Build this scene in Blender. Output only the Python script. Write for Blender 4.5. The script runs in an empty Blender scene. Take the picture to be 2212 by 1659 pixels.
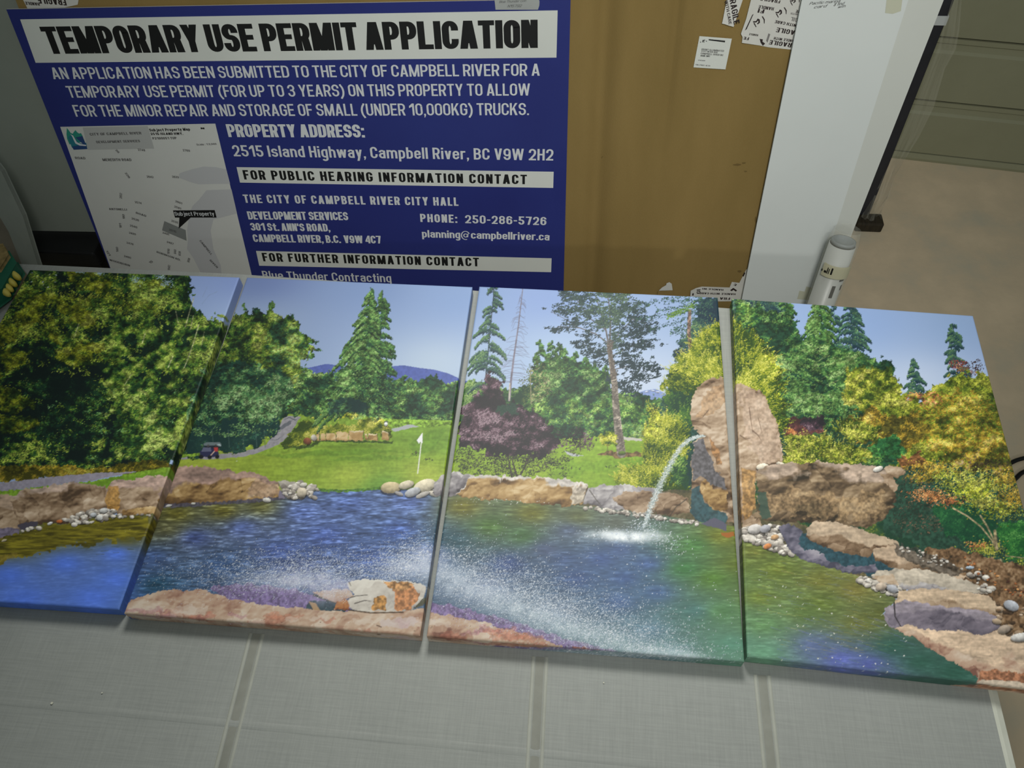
import bpy, math, random
import numpy as np
from mathutils import Vector, Matrix

# ------------------------------------------------------------------ camera, world, lamps, exposure
scene = bpy.context.scene
COL = scene.collection
F_PX = 1733.0
EUL = (0.6092546672, 0.0323033897, 0.0901662420)
TABLE_Z, CANVAS_T, CAM_H = 0.80, 0.030, 1.3314640
CAM = Vector((0, 0, TABLE_Z + CANVAS_T + CAM_H))
cd = bpy.data.cameras.new('camera'); cam = bpy.data.objects.new('camera', cd); COL.objects.link(cam)
cd.sensor_width = 36.0; cd.lens = F_PX / 2212 * 36.0; cd.clip_start = .02
cam.location = CAM; cam.rotation_euler = EUL
scene.camera = cam

scene.view_settings.view_transform = 'Standard'; scene.view_settings.look = 'None'
scene.view_settings.gamma = 1; scene.view_settings.use_curve_mapping = False
scene.view_settings.exposure = 0.0

world = bpy.data.worlds.new('shop_air'); scene.world = world; world.use_nodes = True
world.node_tree.nodes['Background'].inputs[0].default_value = (.86, .95, .93, 1)
world.node_tree.nodes['Background'].inputs[1].default_value = .205

def lamp(name, kind, loc, target, power, size=None, color=(1, .98, .93), spot=None, blend=1.):
    l = bpy.data.lights.new(name, kind); o = bpy.data.objects.new(name, l); COL.objects.link(o)
    o.location = loc; o.rotation_euler = (Vector(target) - Vector(loc)).to_track_quat('-Z', 'Y').to_euler()
    l.energy = power; l.color = color
    if kind == 'AREA': l.shape = 'RECTANGLE'; l.size, l.size_y = size
    else: l.shadow_soft_size = size[0]
    if spot: l.spot_size = math.radians(spot); l.spot_blend = blend
    return o
# a bay lamp over the far side of the table, a second one in the bay behind the photographer
lamp('bay_lamp', 'SPOT', (-.15, 2.2, 3.0), (.02, .40, .8), 215, (.42,), spot=60, blend=1.)
lamp('rear_bay_lamp', 'SPOT', (1.2, -3.3, 3.25), (.75, 1.5, .9), 95, (.12,), spot=42, blend=1.)
lamp('sign_fill_spot', 'SPOT', (.40, -.5, 3.25), (.14, 1.74, 1.12), 192, (.35,), spot=66, blend=1.)  # added fill spot: brightens the sign, steep enough to hide the table's shadow

# ------------------------------------------------------------------ helpers
ROT = np.array(cam.rotation_euler.to_matrix())
CAMN = np.array(CAM)
def V(*a): return np.array(a, float)
def ray(p): return ROT @ V((p[0] - 1106.) / F_PX, -(p[1] - 829.5) / F_PX, -1.)
def hit(p, P0, n):                      # the point of a plane that a pixel of the photograph shows
    d = ray(p); return CAMN + d * (((P0 - CAMN) @ n) / (d @ n))
def at_z(p, z): return hit(p, V(0, 0, z), V(0, 0, 1))
def lin(c):
    c = [x / 255. for x in c]
    return tuple(x / 12.92 if x <= .04045 else ((x + .055) / 1.055) ** 2.4 for x in c) + (1.,)

def tag(o, label=None, cat=None, group=None, kind=None):
    if label: o['label'] = label
    if cat: o['category'] = cat
    if group: o['group'] = group
    if kind: o['kind'] = kind
    return o
def thing(name, label, cat, loc=(0, 0, 0), group=None):
    o = bpy.data.objects.new(name, None); COL.objects.link(o); o.location = tuple(loc); o.empty_display_size = .05
    return tag(o, label, cat, group)
def mesh(name, verts, faces, mat, parent=None, smooth=False):
    me = bpy.data.meshes.new(name); off = V(*parent_loc(parent))
    me.from_pydata([tuple(V(*v) - off) for v in verts], [], faces); me.update()
    if smooth: me.polygons.foreach_set('use_smooth', [True] * len(me.polygons))
    o = bpy.data.objects.new(name, me); COL.objects.link(o)
    if mat: me.materials.append(mat)
    if parent: o.parent = parent
    return o
def parent_loc(p):
    l = V(0, 0, 0)
    while p is not None: l = l + V(*p.location); p = p.parent
    return l
def prism(poly, off):                   # closed solid from a planar outline and an extrusion vector
    n = len(poly); a = [V(*p) for p in poly]; b = [p + V(*off) for p in a]
    f = [tuple(range(n)), tuple(range(2 * n - 1, n - 1, -1))] + [(i, n + i, n + (i + 1) % n, (i + 1) % n)[::-1] for i in range(n)]
    return a + b, f
def box_vf(x0, x1, y0, y1, z0, z1):
    v = [(x, y, z) for z in (z0, z1) for x, y in ((x0, y0), (x1, y0), (x1, y1), (x0, y1))]
    return v, [(3, 2, 1, 0), (4, 5, 6, 7), (0, 1, 5, 4), (1, 2, 6, 5), (2, 3, 7, 6), (3, 0, 4, 7)]
def bevel(o, w=.003, seg=2):
    m = o.modifiers.new('edge', 'BEVEL'); m.width = w; m.segments = seg; m.limit_method = 'ANGLE'; return o
def tube_vf(path, r, n=10, cap=True):
    path = [V(*p) for p in path]; vs, fs = [], []; rr = r if np.ndim(r) else [r] * len(path)
    for i, p in enumerate(path):
        t = path[min(i + 1, len(path) - 1)] - path[max(i - 1, 0)]; t = t / np.linalg.norm(t)
        u = np.cross(t, V(0, 0, 1)) if abs(t[2]) < .9 else np.cross(t, V(1, 0, 0)); u /= np.linalg.norm(u); w = np.cross(t, u)
        vs += [p + (u * math.cos(a) + w * math.sin(a)) * rr[i] for a in np.linspace(0, 2 * math.pi, n, endpoint=False)]
    for i in range(len(path) - 1):
        for j in range(n): fs.append((i * n + j, i * n + (j + 1) % n, (i + 1) * n + (j + 1) % n, (i + 1) * n + j))
    if cap: fs += [tuple(range(n))[::-1], tuple(range((len(path) - 1) * n, len(path) * n))]
    return vs, fs

# ------------------------------------------------------------------ materials
def material(name, col, rough=.6, spec=.3, metal=0.):
    m = bpy.data.materials.new(name); m.use_nodes = True; b = m.node_tree.nodes['Principled BSDF']
    b.inputs['Base Color'].default_value = lin(col) if len(col) == 3 else col
    b.inputs['Roughness'].default_value = rough; b.inputs['Specular IOR Level'].default_value = spec; b.inputs['Metallic'].default_value = metal
    return m
def N(m, t, **kw):
    n = m.node_tree.nodes.new(t)
    for k, v in kw.items():
        if k in n.inputs: n.inputs[k].default_value = v
        else: setattr(n, k, v)
    return n
def L(m, a, b): m.node_tree.links.new(a, b)
def mottled(name, c0, c1, scale=8., rough=.7, spec=.25, bump=.0, bscale=200., stretch=(1, 1, 1), detail=5., c2=None, contrast=(.3, .7)):
    m = material(name, c0, rough, spec); b = m.node_tree.nodes['Principled BSDF']
    tc = N(m, 'ShaderNodeTexCoord'); mp = N(m, 'ShaderNodeMapping'); mp.inputs['Scale'].default_value = stretch
    L(m, tc.outputs['Object'], mp.inputs[0])
    nz = N(m, 'ShaderNodeTexNoise', Scale=scale, Detail=detail, Roughness=.6); L(m, mp.outputs[0], nz.inputs['Vector'])
    cr = N(m, 'ShaderNodeValToRGB'); cr.color_ramp.elements[0].color = lin(c0); cr.color_ramp.elements[1].color = lin(c1)
    cr.color_ramp.elements[0].position, cr.color_ramp.elements[1].position = contrast
    if c2: e = cr.color_ramp.elements.new(.5); e.color = lin(c2)
    L(m, nz.outputs['Fac'], cr.inputs[0]); L(m, cr.outputs[0], b.inputs['Base Color'])
    if bump:
        n2 = N(m, 'ShaderNodeTexNoise', Scale=bscale, Detail=3.); L(m, mp.outputs[0], n2.inputs['Vector'])
        bp = N(m, 'ShaderNodeBump', Strength=bump, Distance=.002); L(m, n2.outputs['Fac'], bp.inputs['Height']); L(m, bp.outputs[0], b.inputs['Normal'])
    return m

# ------------------------------------------------------------------ the printed picture
# The landscape that is printed across the four canvases, painted stroke by stroke into one
# float array; each canvas later takes its own crop into its own surface colours.
PX0, PY0, PW, PH = -360, 560, 2720, 940
rng = np.random.default_rng(11)
img = np.zeros((PH, PW, 3), np.float32)
GX, GY = np.meshgrid(np.arange(PW, dtype=np.float32) + PX0, np.arange(PH, dtype=np.float32) + PY0)

def vnoise(cx, cy):
    gw, gh = int(PW / cx) + 3, int(PH / cy) + 3
    g = rng.random((gh, gw), dtype=np.float32)
    y = np.arange(PH) / cy; iy = y.astype(int); fy = (y - iy).astype(np.float32); fy = fy * fy * (3 - 2 * fy)
    x = np.arange(PW) / cx; ix = x.astype(int); fx = (x - ix).astype(np.float32); fx = fx * fx * (3 - 2 * fx)
    r = g[iy] * (1 - fy)[:, None] + g[iy + 1] * fy[:, None]
    return r[:, ix] * (1 - fx) + r[:, ix + 1] * fx

def fbm(cx, cy=None, octv=4, gain=.55):
    cy = cy or cx
    o = np.zeros((PH, PW), np.float32); a, t = 1., 0.
    for _ in range(octv):
        o += a * vnoise(max(cx, 1.2), max(cy, 1.2)); t += a; a *= gain; cx /= 2; cy /= 2
    o /= t
    return np.clip((o - .5) * 1.9 + .5, 0, 1)

N_BIG, N_MID, N_SML, N_FIN = fbm(110, octv=3), fbm(38, octv=3), fbm(14, octv=3), fbm(5, octv=2)
N_ROCK = fbm(64, 44, octv=5, gain=.50)
N_STRK, N_STRK2 = fbm(26, 3.4, octv=3), fbm(11, 2.2, octv=2)
N_LEAF = np.clip((fbm(8, 5.5, octv=3, gain=.85) - .5) * 1.5 + .5, 0, 1)
R_GY, R_GX = np.gradient(fbm(58, 40, octv=4, gain=.42))
R_GY, R_GX = R_GY * 1.3, R_GX * 1.3

def facets(cell, asp=.7, warp=14.):      # broken faces: one tone per irregular cell
    gx = (GX - PX0 + (N_MID - .5) * 2 * warp) / cell; gy = (GY - PY0 + (np.roll(N_MID, 301, 1) - .5) * 2 * warp) / (cell * asp)
    w, h = int(PW / cell) + 6, int(PH / cell / asp) + 6
    jx, jy, tone = rng.random((h, w), dtype=np.float32), rng.random((h, w), dtype=np.float32), rng.random((h, w), dtype=np.float32)
    ix, iy = np.floor(gx).astype(int), np.floor(gy).astype(int); best = np.full(GX.shape, 9., np.float32); second = best.copy(); out = np.zeros(GX.shape, np.float32)
    for dy in (-1, 0, 1):
        for dx in (-1, 0, 1):
            cx, cy = np.clip(ix + dx + 1, 0, w - 1), np.clip(iy + dy + 1, 0, h - 1)
            d = (ix + dx + jx[cy, cx] - gx) ** 2 + (iy + dy + jy[cy, cx] - gy) ** 2
            k = d < best; second = np.where(k, best, np.minimum(second, d)); out = np.where(k, tone[cy, cx], out); best = np.where(k, d, best)
    return out, np.sqrt(second) - np.sqrt(best)
N_FACE, N_SEAM = facets(34)

def A(c): return np.array(c, np.float32)

def window(pts, pad=0):
    p = np.asarray(pts, np.float32)
    x0, x1 = int(max(p[:, 0].min() - pad, PX0)) - PX0, int(min(p[:, 0].max() + pad + 2, PX0 + PW)) - PX0
    y0, y1 = int(max(p[:, 1].min() - pad, PY0)) - PY0, int(min(p[:, 1].max() + pad + 2, PY0 + PH)) - PY0
    return slice(max(y0, 0), max(y1, 1)), slice(max(x0, 0), max(x1, 1))

def inside(pts, X, Y):
    m = np.zeros(X.shape, bool); n = len(pts)
    for i in range(n):
        (xa, ya), (xb, yb) = pts[i], pts[(i + 1) % n]
        if ya == yb: continue
        m ^= ((ya > Y) != (yb > Y)) & (X < (xb - xa) * (Y - ya) / (yb - ya) + xa)
    return m

def region(pts, jag=0., fine=0.):
    s = window(pts, int(jag + fine) + 2)
    X, Y = GX[s], GY[s]
    if jag: X = X + (N_SML[s] - .5) * 2 * jag; Y = Y + (np.roll(N_SML, 211, 1)[s] - .5) * 2 * jag
    if fine: X = X + (N_FIN[s] - .5) * 2 * fine; Y = Y + (np.roll(N_FIN, 97, 1)[s] - .5) * 2 * fine
    return s, inside(pts, X, Y)

def ramp(pal, t):
    pal = np.asarray(pal, np.float32); t = np.clip(t, 0, .9999) * (len(pal) - 1); i = t.astype(int); f = (t - i)[..., None]
    return pal[i] * (1 - f) + pal[np.minimum(i + 1, len(pal) - 1)] * f

def field(s, pts, power=2.6):
    X, Y = GX[s][::6, ::6], GY[s][::6, ::6]
    num = np.zeros(X.shape + (3,), np.float32); den = np.zeros(X.shape, np.float32)
    for x, y, c in pts:
        w = 1. / (((X - x) ** 2 + ((Y - y) * 1.8) ** 2) + 60) ** (power / 2)
        num += w[..., None] * A(c); den += w
    f = num / den[..., None]
    h, w_ = GX[s].shape
    yi, xi = np.arange(h) / 6, np.arange(w_) / 6
    y0, x0 = np.minimum(yi.astype(int), f.shape[0] - 1), np.minimum(xi.astype(int), f.shape[1] - 1)
    y1, x1 = np.minimum(y0 + 1, f.shape[0] - 1), np.minimum(x0 + 1, f.shape[1] - 1)
    fy, fx = (yi - y0)[:, None, None], (xi - x0)[None, :, None]
    r = f[y0] * (1 - fy) + f[y1] * fy
    return (r[:, x0] * (1 - fx) + r[:, x1] * fx).astype(np.float32)

def put(s, m, col, alpha=1.):
    v = img[s]
    if np.ndim(alpha): alpha = alpha[m][:, None]
    c = col[m] if np.ndim(col) == 3 else A(col)
    v[m] = v[m] * (1 - alpha) + c * alpha

def fill(pts, col, jag=0., fine=0., grain=0., alpha=1., noise=None):
    s, m = region(pts, jag, fine)
    c = np.broadcast_to(A(col), m.shape + (3,)) if np.ndim(col) == 1 else col
    if grain: c = c * (1 + grain * ((N_FIN if noise is None else noise)[s] - .5) * 2)[..., None]
    put(s, m, c, alpha)

def leaf_kernels(size):
    out = []
    for k in range(10):
        a = rng.uniform(-.9, .9) if size > 1.2 else rng.uniform(0, np.pi)
        la, lb = size * rng.uniform(.8, 1.45), size * rng.uniform(.4, .75)
        r = int(np.ceil(la)); o = []
        for dy in range(-r, r + 1):
            for dx in range(-r, r + 1):
                u = dx * np.cos(a) + dy * np.sin(a); v = -dx * np.sin(a) + dy * np.cos(a)
                if (u / la) ** 2 + (v / lb) ** 2 <= 1.: o.append((dx, dy, 1.08 - .16 * (v / lb + .5)))
        out.append(o or [(0, 0, 1.)])
    return out
KERN = {z: leaf_kernels(z) for z in (.7, 1.0, 1.4, 1.9, 2.5, 3.2)}

def stamp(x, y, col, size, alpha=1., order=None):
    kz = min(KERN, key=lambda z: abs(z - size)); ker = KERN[kz]
    x = np.asarray(x) - PX0; y = np.asarray(y) - PY0
    n = len(x)
    if n == 0: return
    b = order if order is not None else np.zeros(n)
    bins = np.digitize(b, np.quantile(b, [.17, .34, .5, .67, .84])) if n > 20 else np.zeros(n, int)
    kid = rng.integers(0, len(ker), n); xi = x.astype(int); yi = y.astype(int)
    for q in range(6):
        for k in range(len(ker)):
            m = (bins == q) & (kid == k)
            if not m.any(): continue
            xx, yy, cc = xi[m], yi[m], col[m]
            for dx, dy, f in ker[k]:
                px, py = xx + dx, yy + dy
                ok = (px >= 0) & (px < PW) & (py >= 0) & (py < PH)
                if alpha == 1.: img[py[ok], px[ok]] = cc[ok] * f
                else: img[py[ok], px[ok]] = img[py[ok], px[ok]] * (1 - alpha) + cc[ok] * f * alpha

def at_noise(N, x, y):
    return N[np.clip(np.asarray(y).astype(int) - PY0, 0, PH - 1), np.clip(np.asarray(x).astype(int) - PX0, 0, PW - 1)]

def foliage(pts, pal, dens=.10, size=1.9, jag=9., sun=(-.2, -.5), clump=None, contrast=1., base=True, lift=0., fine=2.5, spread=0.):
    clump = N_MID if clump is None else clump
    s, m = region(pts, jag, fine)
    if base:
        t = np.clip((clump[s] - .5) * .7 + .10 + (N_FIN[s] - .5) * .2, 0, 1)
        put(s, m, ramp(pal, t))
    area = m.sum(); n = int(area * dens)
    if n == 0: return
    yy, xx = np.nonzero(m); k = rng.integers(0, len(yy), n)
    x = xx[k] + s[1].start + PX0 + rng.normal(0, 1 + spread, n); y = yy[k] + s[0].start + PY0 + rng.normal(0, 1 + spread, n)
    c0 = at_noise(clump, x, y); c1 = at_noise(clump, x - sun[0] * 22, y - sun[1] * 22)
    s0, s1 = at_noise(N_SML, x, y), at_noise(N_SML, x + 2, y + 8)
    b = .37 + lift + contrast * ((c0 - .5) * .95 + (c0 - c1) * .8 + (s0 - s1) * .55 + (s0 - .5) * .30) + rng.normal(0, .075, n)
    stamp(x, y, ramp(pal, b) * rng.uniform(.95, 1.05, (n, 1)).astype(np.float32), size, order=b)

def fir(x0, y0, x1, y1, hw, pal, nb=90, droop=.35, size=1.4, gap=0., trunk=None, right=1., left=1., lift=0., power=.85, t0=0.):
    if trunk is not None: line([(x0, y0), (x1, y1)], trunk, 1.2, 3.2)
    X, Y, B = [], [], []; nb = int(nb * .62)
    for i in range(nb):
        t = t0 + (1 - t0) * ((i + rng.random()) / nb)
        if rng.random() < gap: continue
        side = rng.choice([-1, 1]); L = (hw * (t ** power) * rng.uniform(.35, 1.2) + 2) * (right if side > 0 else left)
        n = int(8 + L * 4.2); u = rng.random(n) ** .75; th = (1.0 + L * .055) * (1.15 - u)
        off = rng.normal(0, 1, n)
        bx = x0 + (x1 - x0) * t + side * u * L + rng.normal(0, .8, n)
        by = y0 + (y1 - y0) * t + droop * rng.uniform(.6, 1.3) * L * (u ** 1.5) - .16 * L * u * (1 - u) * 4 + off * th + np.abs(rng.normal(0, 1.2, n)) * u
        X.append(bx); Y.append(by); B.append(.40 + lift + .34 * (rng.random() - .4) - .16 * off + .16 * (u - .5) + rng.normal(0, .07, n) - .14 * (side > 0))
    X, Y, B = np.concatenate(X), np.concatenate(Y), np.concatenate(B)
    stamp(X, Y + 3, ramp(pal, B * .25), size, order=rng.random(len(X)))
    k = np.argsort(rng.random(len(X)))[: int(len(X) * .8)]
    stamp(X[k], Y[k], ramp(pal, B[k]), size, order=B[k])

def line(pts, col, w0, w1=None, grain=.12, alpha=1.):
    w1 = w0 if w1 is None else w1
    s = window(pts, max(w0, w1) + 3); X, Y = GX[s], GY[s]
    n = len(pts) - 1; best = np.full(X.shape, 1e9, np.float32); wid = np.zeros(X.shape, np.float32)
    for i in range(n):
        (xa, ya), (xb, yb) = pts[i], pts[i + 1]
        dx, dy = xb - xa, yb - ya; t = np.clip(((X - xa) * dx + (Y - ya) * dy) / (dx * dx + dy * dy + 1e-6), 0, 1)
        d = np.hypot(X - xa - t * dx, Y - ya - t * dy); w = w0 + (w1 - w0) * (i + t) / n
        k = d - w < best - wid; best = np.where(k, d, best); wid = np.where(k, w, wid)
    a = np.clip(wid / 2 + .5 - best, 0, 1) * alpha
    v = img[s]; c = A(col) * (1 + grain * (N_FIN[s] - .5) * 2)[..., None]
    v[:] = v * (1 - a[..., None]) + c * a[..., None]

def rock(pts, pal, light=(-.55, -.8), k=7., jag=4., top=None, topw=.3, tone=0., cracks=.5, shift=(0, 0), fine=1.2, under=.25):
    s, m = region(pts, jag, fine)
    gy, gx = np.roll(R_GY, shift, (0, 1))[s], np.roll(R_GX, shift, (0, 1))[s]
    nr = np.roll(N_ROCK, shift, (0, 1))[s]; fc = np.roll(N_FACE, shift, (0, 1))[s]; sm = np.roll(N_SEAM, shift, (0, 1))[s]
    t = .50 + tone + 1.15 * k * (gx * light[0] + gy * light[1]) + (fc - .5) * .34 + (np.roll(N_BIG, shift, (0, 1))[s] - .5) * .4 + (N_FIN[s] - .5) * .08 + (N_SML[s] - .5) * .08
    t -= cracks * np.clip(1 - sm / .05, 0, 1) * .42 * (nr < .56)
    rows = np.arange(m.shape[0])[:, None]
    any_ = m.any(0); first = np.where(any_, m.argmax(0), 0); last = np.where(any_, m.shape[0] - 1 - m[::-1].argmax(0), 1)
    d = (rows - first) / np.maximum(last - first, 1)
    t = t - under * np.clip((d - .72) / .28, 0, 1)
    c = ramp(pal, t)
    if top is not None:
        a = np.clip((topw - d + (nr - .5) * .5) / .09, 0, 1)[..., None]
        ct = A(top) * (1 + (N_FIN[s] - .5) * .12 + (N_SML[s] - .5) * .10 + (N_STRK[s] - .5) * .12 + k * .5 * gy)[..., None]
        c = c * (1 - a) + ct * a
    put(s, m, c)

def pebbles(pts, n, r0, r1, pal, jag=0.):
    s, m = region(pts, jag); yy, xx = np.nonzero(m)
    if len(yy) == 0: return
    k = rng.integers(0, len(yy), n); k = k[np.argsort(yy[k])]
    for j in k:
        stone(xx[j] + s[1].start + PX0, yy[j] + s[0].start + PY0, rng.uniform(r0, r1), rng.uniform(.55, .8), ramp(pal, np.array(rng.random())))

def stone(x, y, r, asp, col, ang=None):
    ang = rng.uniform(-.4, .4) if ang is None else ang
    s = window([(x - r * 1.3, y - r * 1.3), (x + r * 1.3, y + r * 1.3)], 2); X, Y = GX[s] - x, GY[s] - y
    u = (X * np.cos(ang) + Y * np.sin(ang)) / r; v = (-X * np.sin(ang) + Y * np.cos(ang)) / (r * asp)
    q = u * u + v * v
    v_ = img[s]
    sh = (u * u + (v - .35) ** 2) < 1.1
    v_[sh] = v_[sh] * .55
    m = q < 1
    f = (1.02 - .32 * v - .12 * q + (N_FIN[s] - .5) * .15)
    v_[m] = (A(col) * f[..., None])[m]

def dots(x, y, lo, hi, size=.8, alpha=.9):
    n = len(x); b = rng.random(n)
    stamp(x, y, ramp([lo, hi], b), size, alpha=alpha, order=b)

def oval(cx, cy, rx, ry, n=22, rough=.12):
    a = np.linspace(0, 2 * np.pi, n, endpoint=False); q = 1 + rng.normal(0, rough, n)
    return [(cx + rx * np.cos(t) * r, cy + ry * np.sin(t) * r) for t, r in zip(a, q)]

# ---- palettes, dark to light
P_DEEP = [(10, 26, 24), (18, 42, 28), (42, 74, 30), (92, 118, 38), (142, 158, 66)]
P_LIME = [(16, 36, 22), (40, 68, 28), (82, 106, 36), (124, 140, 48), (164, 174, 88)]
P_MAPL = [(20, 50, 40), (38, 74, 48), (62, 100, 60), (90, 128, 78), (128, 158, 108)]
P_WOOD = [(14, 34, 22), (32, 60, 28), (62, 92, 34), (98, 122, 44), (138, 154, 72)]
P_MIDG = [(28, 60, 42), (52, 88, 50), (80, 118, 58), (108, 142, 72), (142, 170, 100)]
P_HEDG = [(30, 66, 44), (58, 98, 48), (90, 130, 58), (124, 158, 74), (160, 186, 104)]
P_FIR = [(26, 56, 40), (44, 80, 46), (68, 106, 54), (98, 134, 70), (136, 164, 104)]
P_FIRB = [(28, 52, 66), (44, 74, 76), (64, 100, 82), (92, 128, 84), (136, 164, 110)]
P_GOLD = [(42, 68, 26), (92, 114, 32), (144, 154, 42), (178, 180, 58), (206, 206, 100)]
P_PURP = [(34, 34, 38), (56, 44, 52), (82, 60, 72), (110, 86, 98), (148, 126, 136)]
P_ORNG = [(70, 68, 28), (110, 98, 34), (150, 124, 42), (176, 146, 56), (200, 176, 92)]
P_YELG = [(50, 70, 26), (86, 102, 34), (124, 134, 44), (154, 158, 58), (184, 182, 90)]
P_RUST = [(60, 40, 34), (104, 64, 46), (150, 92, 56), (186, 124, 70), (206, 156, 104)]
P_TAN = [(74, 58, 44), (118, 96, 74), (152, 130, 106), (178, 156, 132), (204, 186, 164)]
P_OCHR = [(76, 56, 34), (120, 92, 56), (158, 128, 82), (184, 154, 106), (208, 184, 142)]
P_GREY = [(72, 68, 70), (112, 108, 112), (152, 148, 150), (184, 180, 180), (212, 210, 208)]
P_PINK = [(124, 88, 76), (160, 124, 106), (186, 156, 134), (200, 176, 154), (214, 198, 180)]
P_BRWN = [(52, 46, 36), (82, 68, 52), (112, 94, 72), (140, 120, 94), (172, 152, 124)]
P_PEBB = [(110, 104, 98), (150, 144, 136), (184, 178, 168), (206, 202, 194)]

def paint_picture():
    full = (slice(0, PH), slice(0, PW))
    # sky
    img[:] = field(full, [(-200, 590, (112, 132, 176)), (560, 600, (118, 138, 188)), (560, 700, (146, 166, 200)), (800, 620, (130, 154, 198)), (940, 790, (176, 194, 216)),
                          (1000, 640, (136, 162, 206)), (1180, 640, (140, 164, 212)), (1220, 770, (166, 188, 218)), (1410, 830, (186, 200, 222)), (1600, 650, (140, 166, 208)),
                          (1880, 690, (142, 168, 212)), (2090, 700, (142, 168, 208)), (1980, 830, (182, 198, 224)), (2300, 700, (140, 160, 204))], 2.2)
    # far hills
    fill([(630, 803), (700, 787), (750, 794), (800, 792), (830, 794), (868, 790), (905, 796), (938, 800), (968, 808), (1000, 822), (1060, 836), (1060, 860), (630, 860)], (84, 100, 168), grain=.05)
    fill([(1360, 858), (1395, 846), (1420, 842), (1440, 852), (1470, 858), (1470, 890), (1360, 890)], (128, 148, 196), grain=.05)
    for q in ((1400, 846), (1413, 844), (1424, 847)): stone(q[0], q[1] + 2, 5, .3, (190, 200, 220))

    # ---------------------------------------------------------------- second canvas, middle distance
    foliage([(820, 834), (845, 824), (872, 818), (900, 824), (925, 815), (955, 827), (1000, 824), (1040, 822), (1040, 960), (820, 960)], P_MIDG, .22, 1.4, 6, lift=.02)
    foliage([(935, 822), (941, 810), (948, 822), (948, 830), (935, 830)], P_FIR, .3, 1.0, 1)
    foliage([(624, 806), (645, 800), (668, 802), (700, 806), (720, 800), (720, 912), (600, 912)], P_MIDG, .22, 1.4, 6, lift=-.02)
    foliage([(660, 850), (860, 850), (860, 925), (660, 925)], P_MIDG, .2, 1.4, 3, lift=-.08)
    # lawn of the green
    s, m = region([(380, 905), (640, 896), (850, 908), (1600, 930), (1600, 1070), (1180, 1080), (700, 1075), (380, 1040)])
    c = field(s, [(560, 1004, (138, 160, 56)), (450, 1008, (150, 166, 60)), (750, 1030, (158, 178, 72)), (920, 1030, (160, 178, 74)), (700, 986, (118, 148, 50)), (880, 940, (118, 152, 58)),
                  (960, 960, (112, 148, 54)), (750, 968, (108, 140, 46)), (640, 1000, (140, 164, 58)), (1250, 1010, (128, 160, 52)), (1150, 1040, (140, 166, 56)), (1380, 1000, (118, 152, 48)), (1300, 960, (132, 164, 56)), (990, 1010, (134, 162, 54)), (820, 1056, (110, 150, 64))])
    X, Y = GX[s], GY[s]
    bands = np.sin((X * .035 + Y * .12 + 10 * (N_BIG[s] - .5))) * .5 + np.sin(X * .02 - Y * .3 + 6 * N_MID[s]) * .35
    c = c * (1 + .09 * bands * np.clip((1010 - Y) / 30, 0.15, 1) + (N_FIN[s] - .5) * .10 + (N_STRK[s] - .5) * .12)[..., None]
    put(s, m, c)
    # darker swales across the fairway
    for a in ([(560, 984), (700, 976), (800, 972), (870, 980), (740, 986), (600, 990)], [(700, 994), (800, 986), (900, 990), (850, 996), (740, 999)], [(880, 962), (940, 930), (965, 932), (930, 980), (890, 990)]):
        fill(a, (92, 130, 44), jag=3, grain=.1, alpha=.45)
    # cart path
    fill([(386, 986), (440, 986), (499, 980), (540, 972), (571, 962), (589, 938), (606, 908), (613, 900), (645, 902), (636, 918), (618, 944), (600, 961), (565, 979), (520, 988), (470, 992), (386, 993)], (146, 144, 150), fine=1, grain=.06)
    for a in ([(592, 935), (612, 925), (630, 912), (612, 916)], [(580, 952), (604, 944), (616, 938), (598, 948)], [(560, 968), (590, 958), (600, 954), (572, 964)], [(606, 906), (640, 905), (630, 910)]):
        fill(a, (78, 84, 92), jag=3, alpha=.7)
    fill([(540, 985), (600, 962), (640, 950), (660, 970), (640, 978), (590, 984)], (126, 154, 54), grain=.1)
    # mound with junipers, gold hedge and stone wall
    fill([(602, 962), (618, 944), (640, 908), (668, 900), (740, 896), (810, 904), (842, 918), (846, 960), (700, 962), (668, 972), (625, 973)], (122, 152, 56), jag=2, grain=.12)
    foliage([(668, 906), (682, 892), (710, 890), (735, 892), (765, 894), (775, 906), (740, 904), (700, 906)], P_GOLD, .5, 1.4, 2, lift=.3)
    foliage([(770, 912), (800, 902), (824, 908), (842, 924), (846, 952), (832, 940), (800, 936), (770, 926)], P_YELG, .35, 1.4, 3, lift=.05)
    foliage([(602, 964), (640, 915), (665, 912), (690, 924), (740, 918), (790, 926), (845, 934), (845, 944), (760, 940), (690, 942), (672, 955), (640, 972), (612, 970)], P_YELG, .35, 1.4, 3, lift=-.02)
    fill([(604, 966), (640, 972), (668, 970), (690, 956), (845, 962), (847, 957), (690, 950), (668, 962), (640, 966)], (62, 84, 36), fine=1.5, grain=.2)
    xs = [(678, 686, 933), (688, 700, 938), (700, 722, 938), (722, 750, 935), (750, 782, 933), (784, 792, 940), (792, 813, 940), (822, 838, 934)]
    for a, b, t in xs:
        rock([(a + .8, t + 3), (a + 2, t), (b - 2, t + 1), (b - .8, t + 4), (b - .8, 955), (a + .8, 953)], P_OCHR, k=4, jag=1., top=(204, 190, 156), topw=.14, tone=.2, cracks=.3); line([(b, t), (b, 955)], (84, 70, 46), 1.2)
    stone(674, 948, 6, 1.2, (176, 170, 160)); stone(660, 955, 9, .8, (120, 74, 52))
    stone(831, 919, 4, 1.1, (226, 230, 232)); line([(828, 914), (836, 914)], (60, 64, 80), 2)
    fill([(843, 930), (880, 920), (905, 924), (870, 931), (848, 936)], (168, 172, 176), fine=1)

    # ---------------------------------------------------------------- big conifer of the second canvas
    fir(799, 622, 766, 890, 66, P_FIR, 250, .45, 1.4, lift=.04, right=1.0, left=1.25, power=.78)
    fir(823, 627, 810, 880, 36, P_FIR, 170, .12, 1.3, lift=-.04, right=1.1, left=.8, power=.5)
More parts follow.
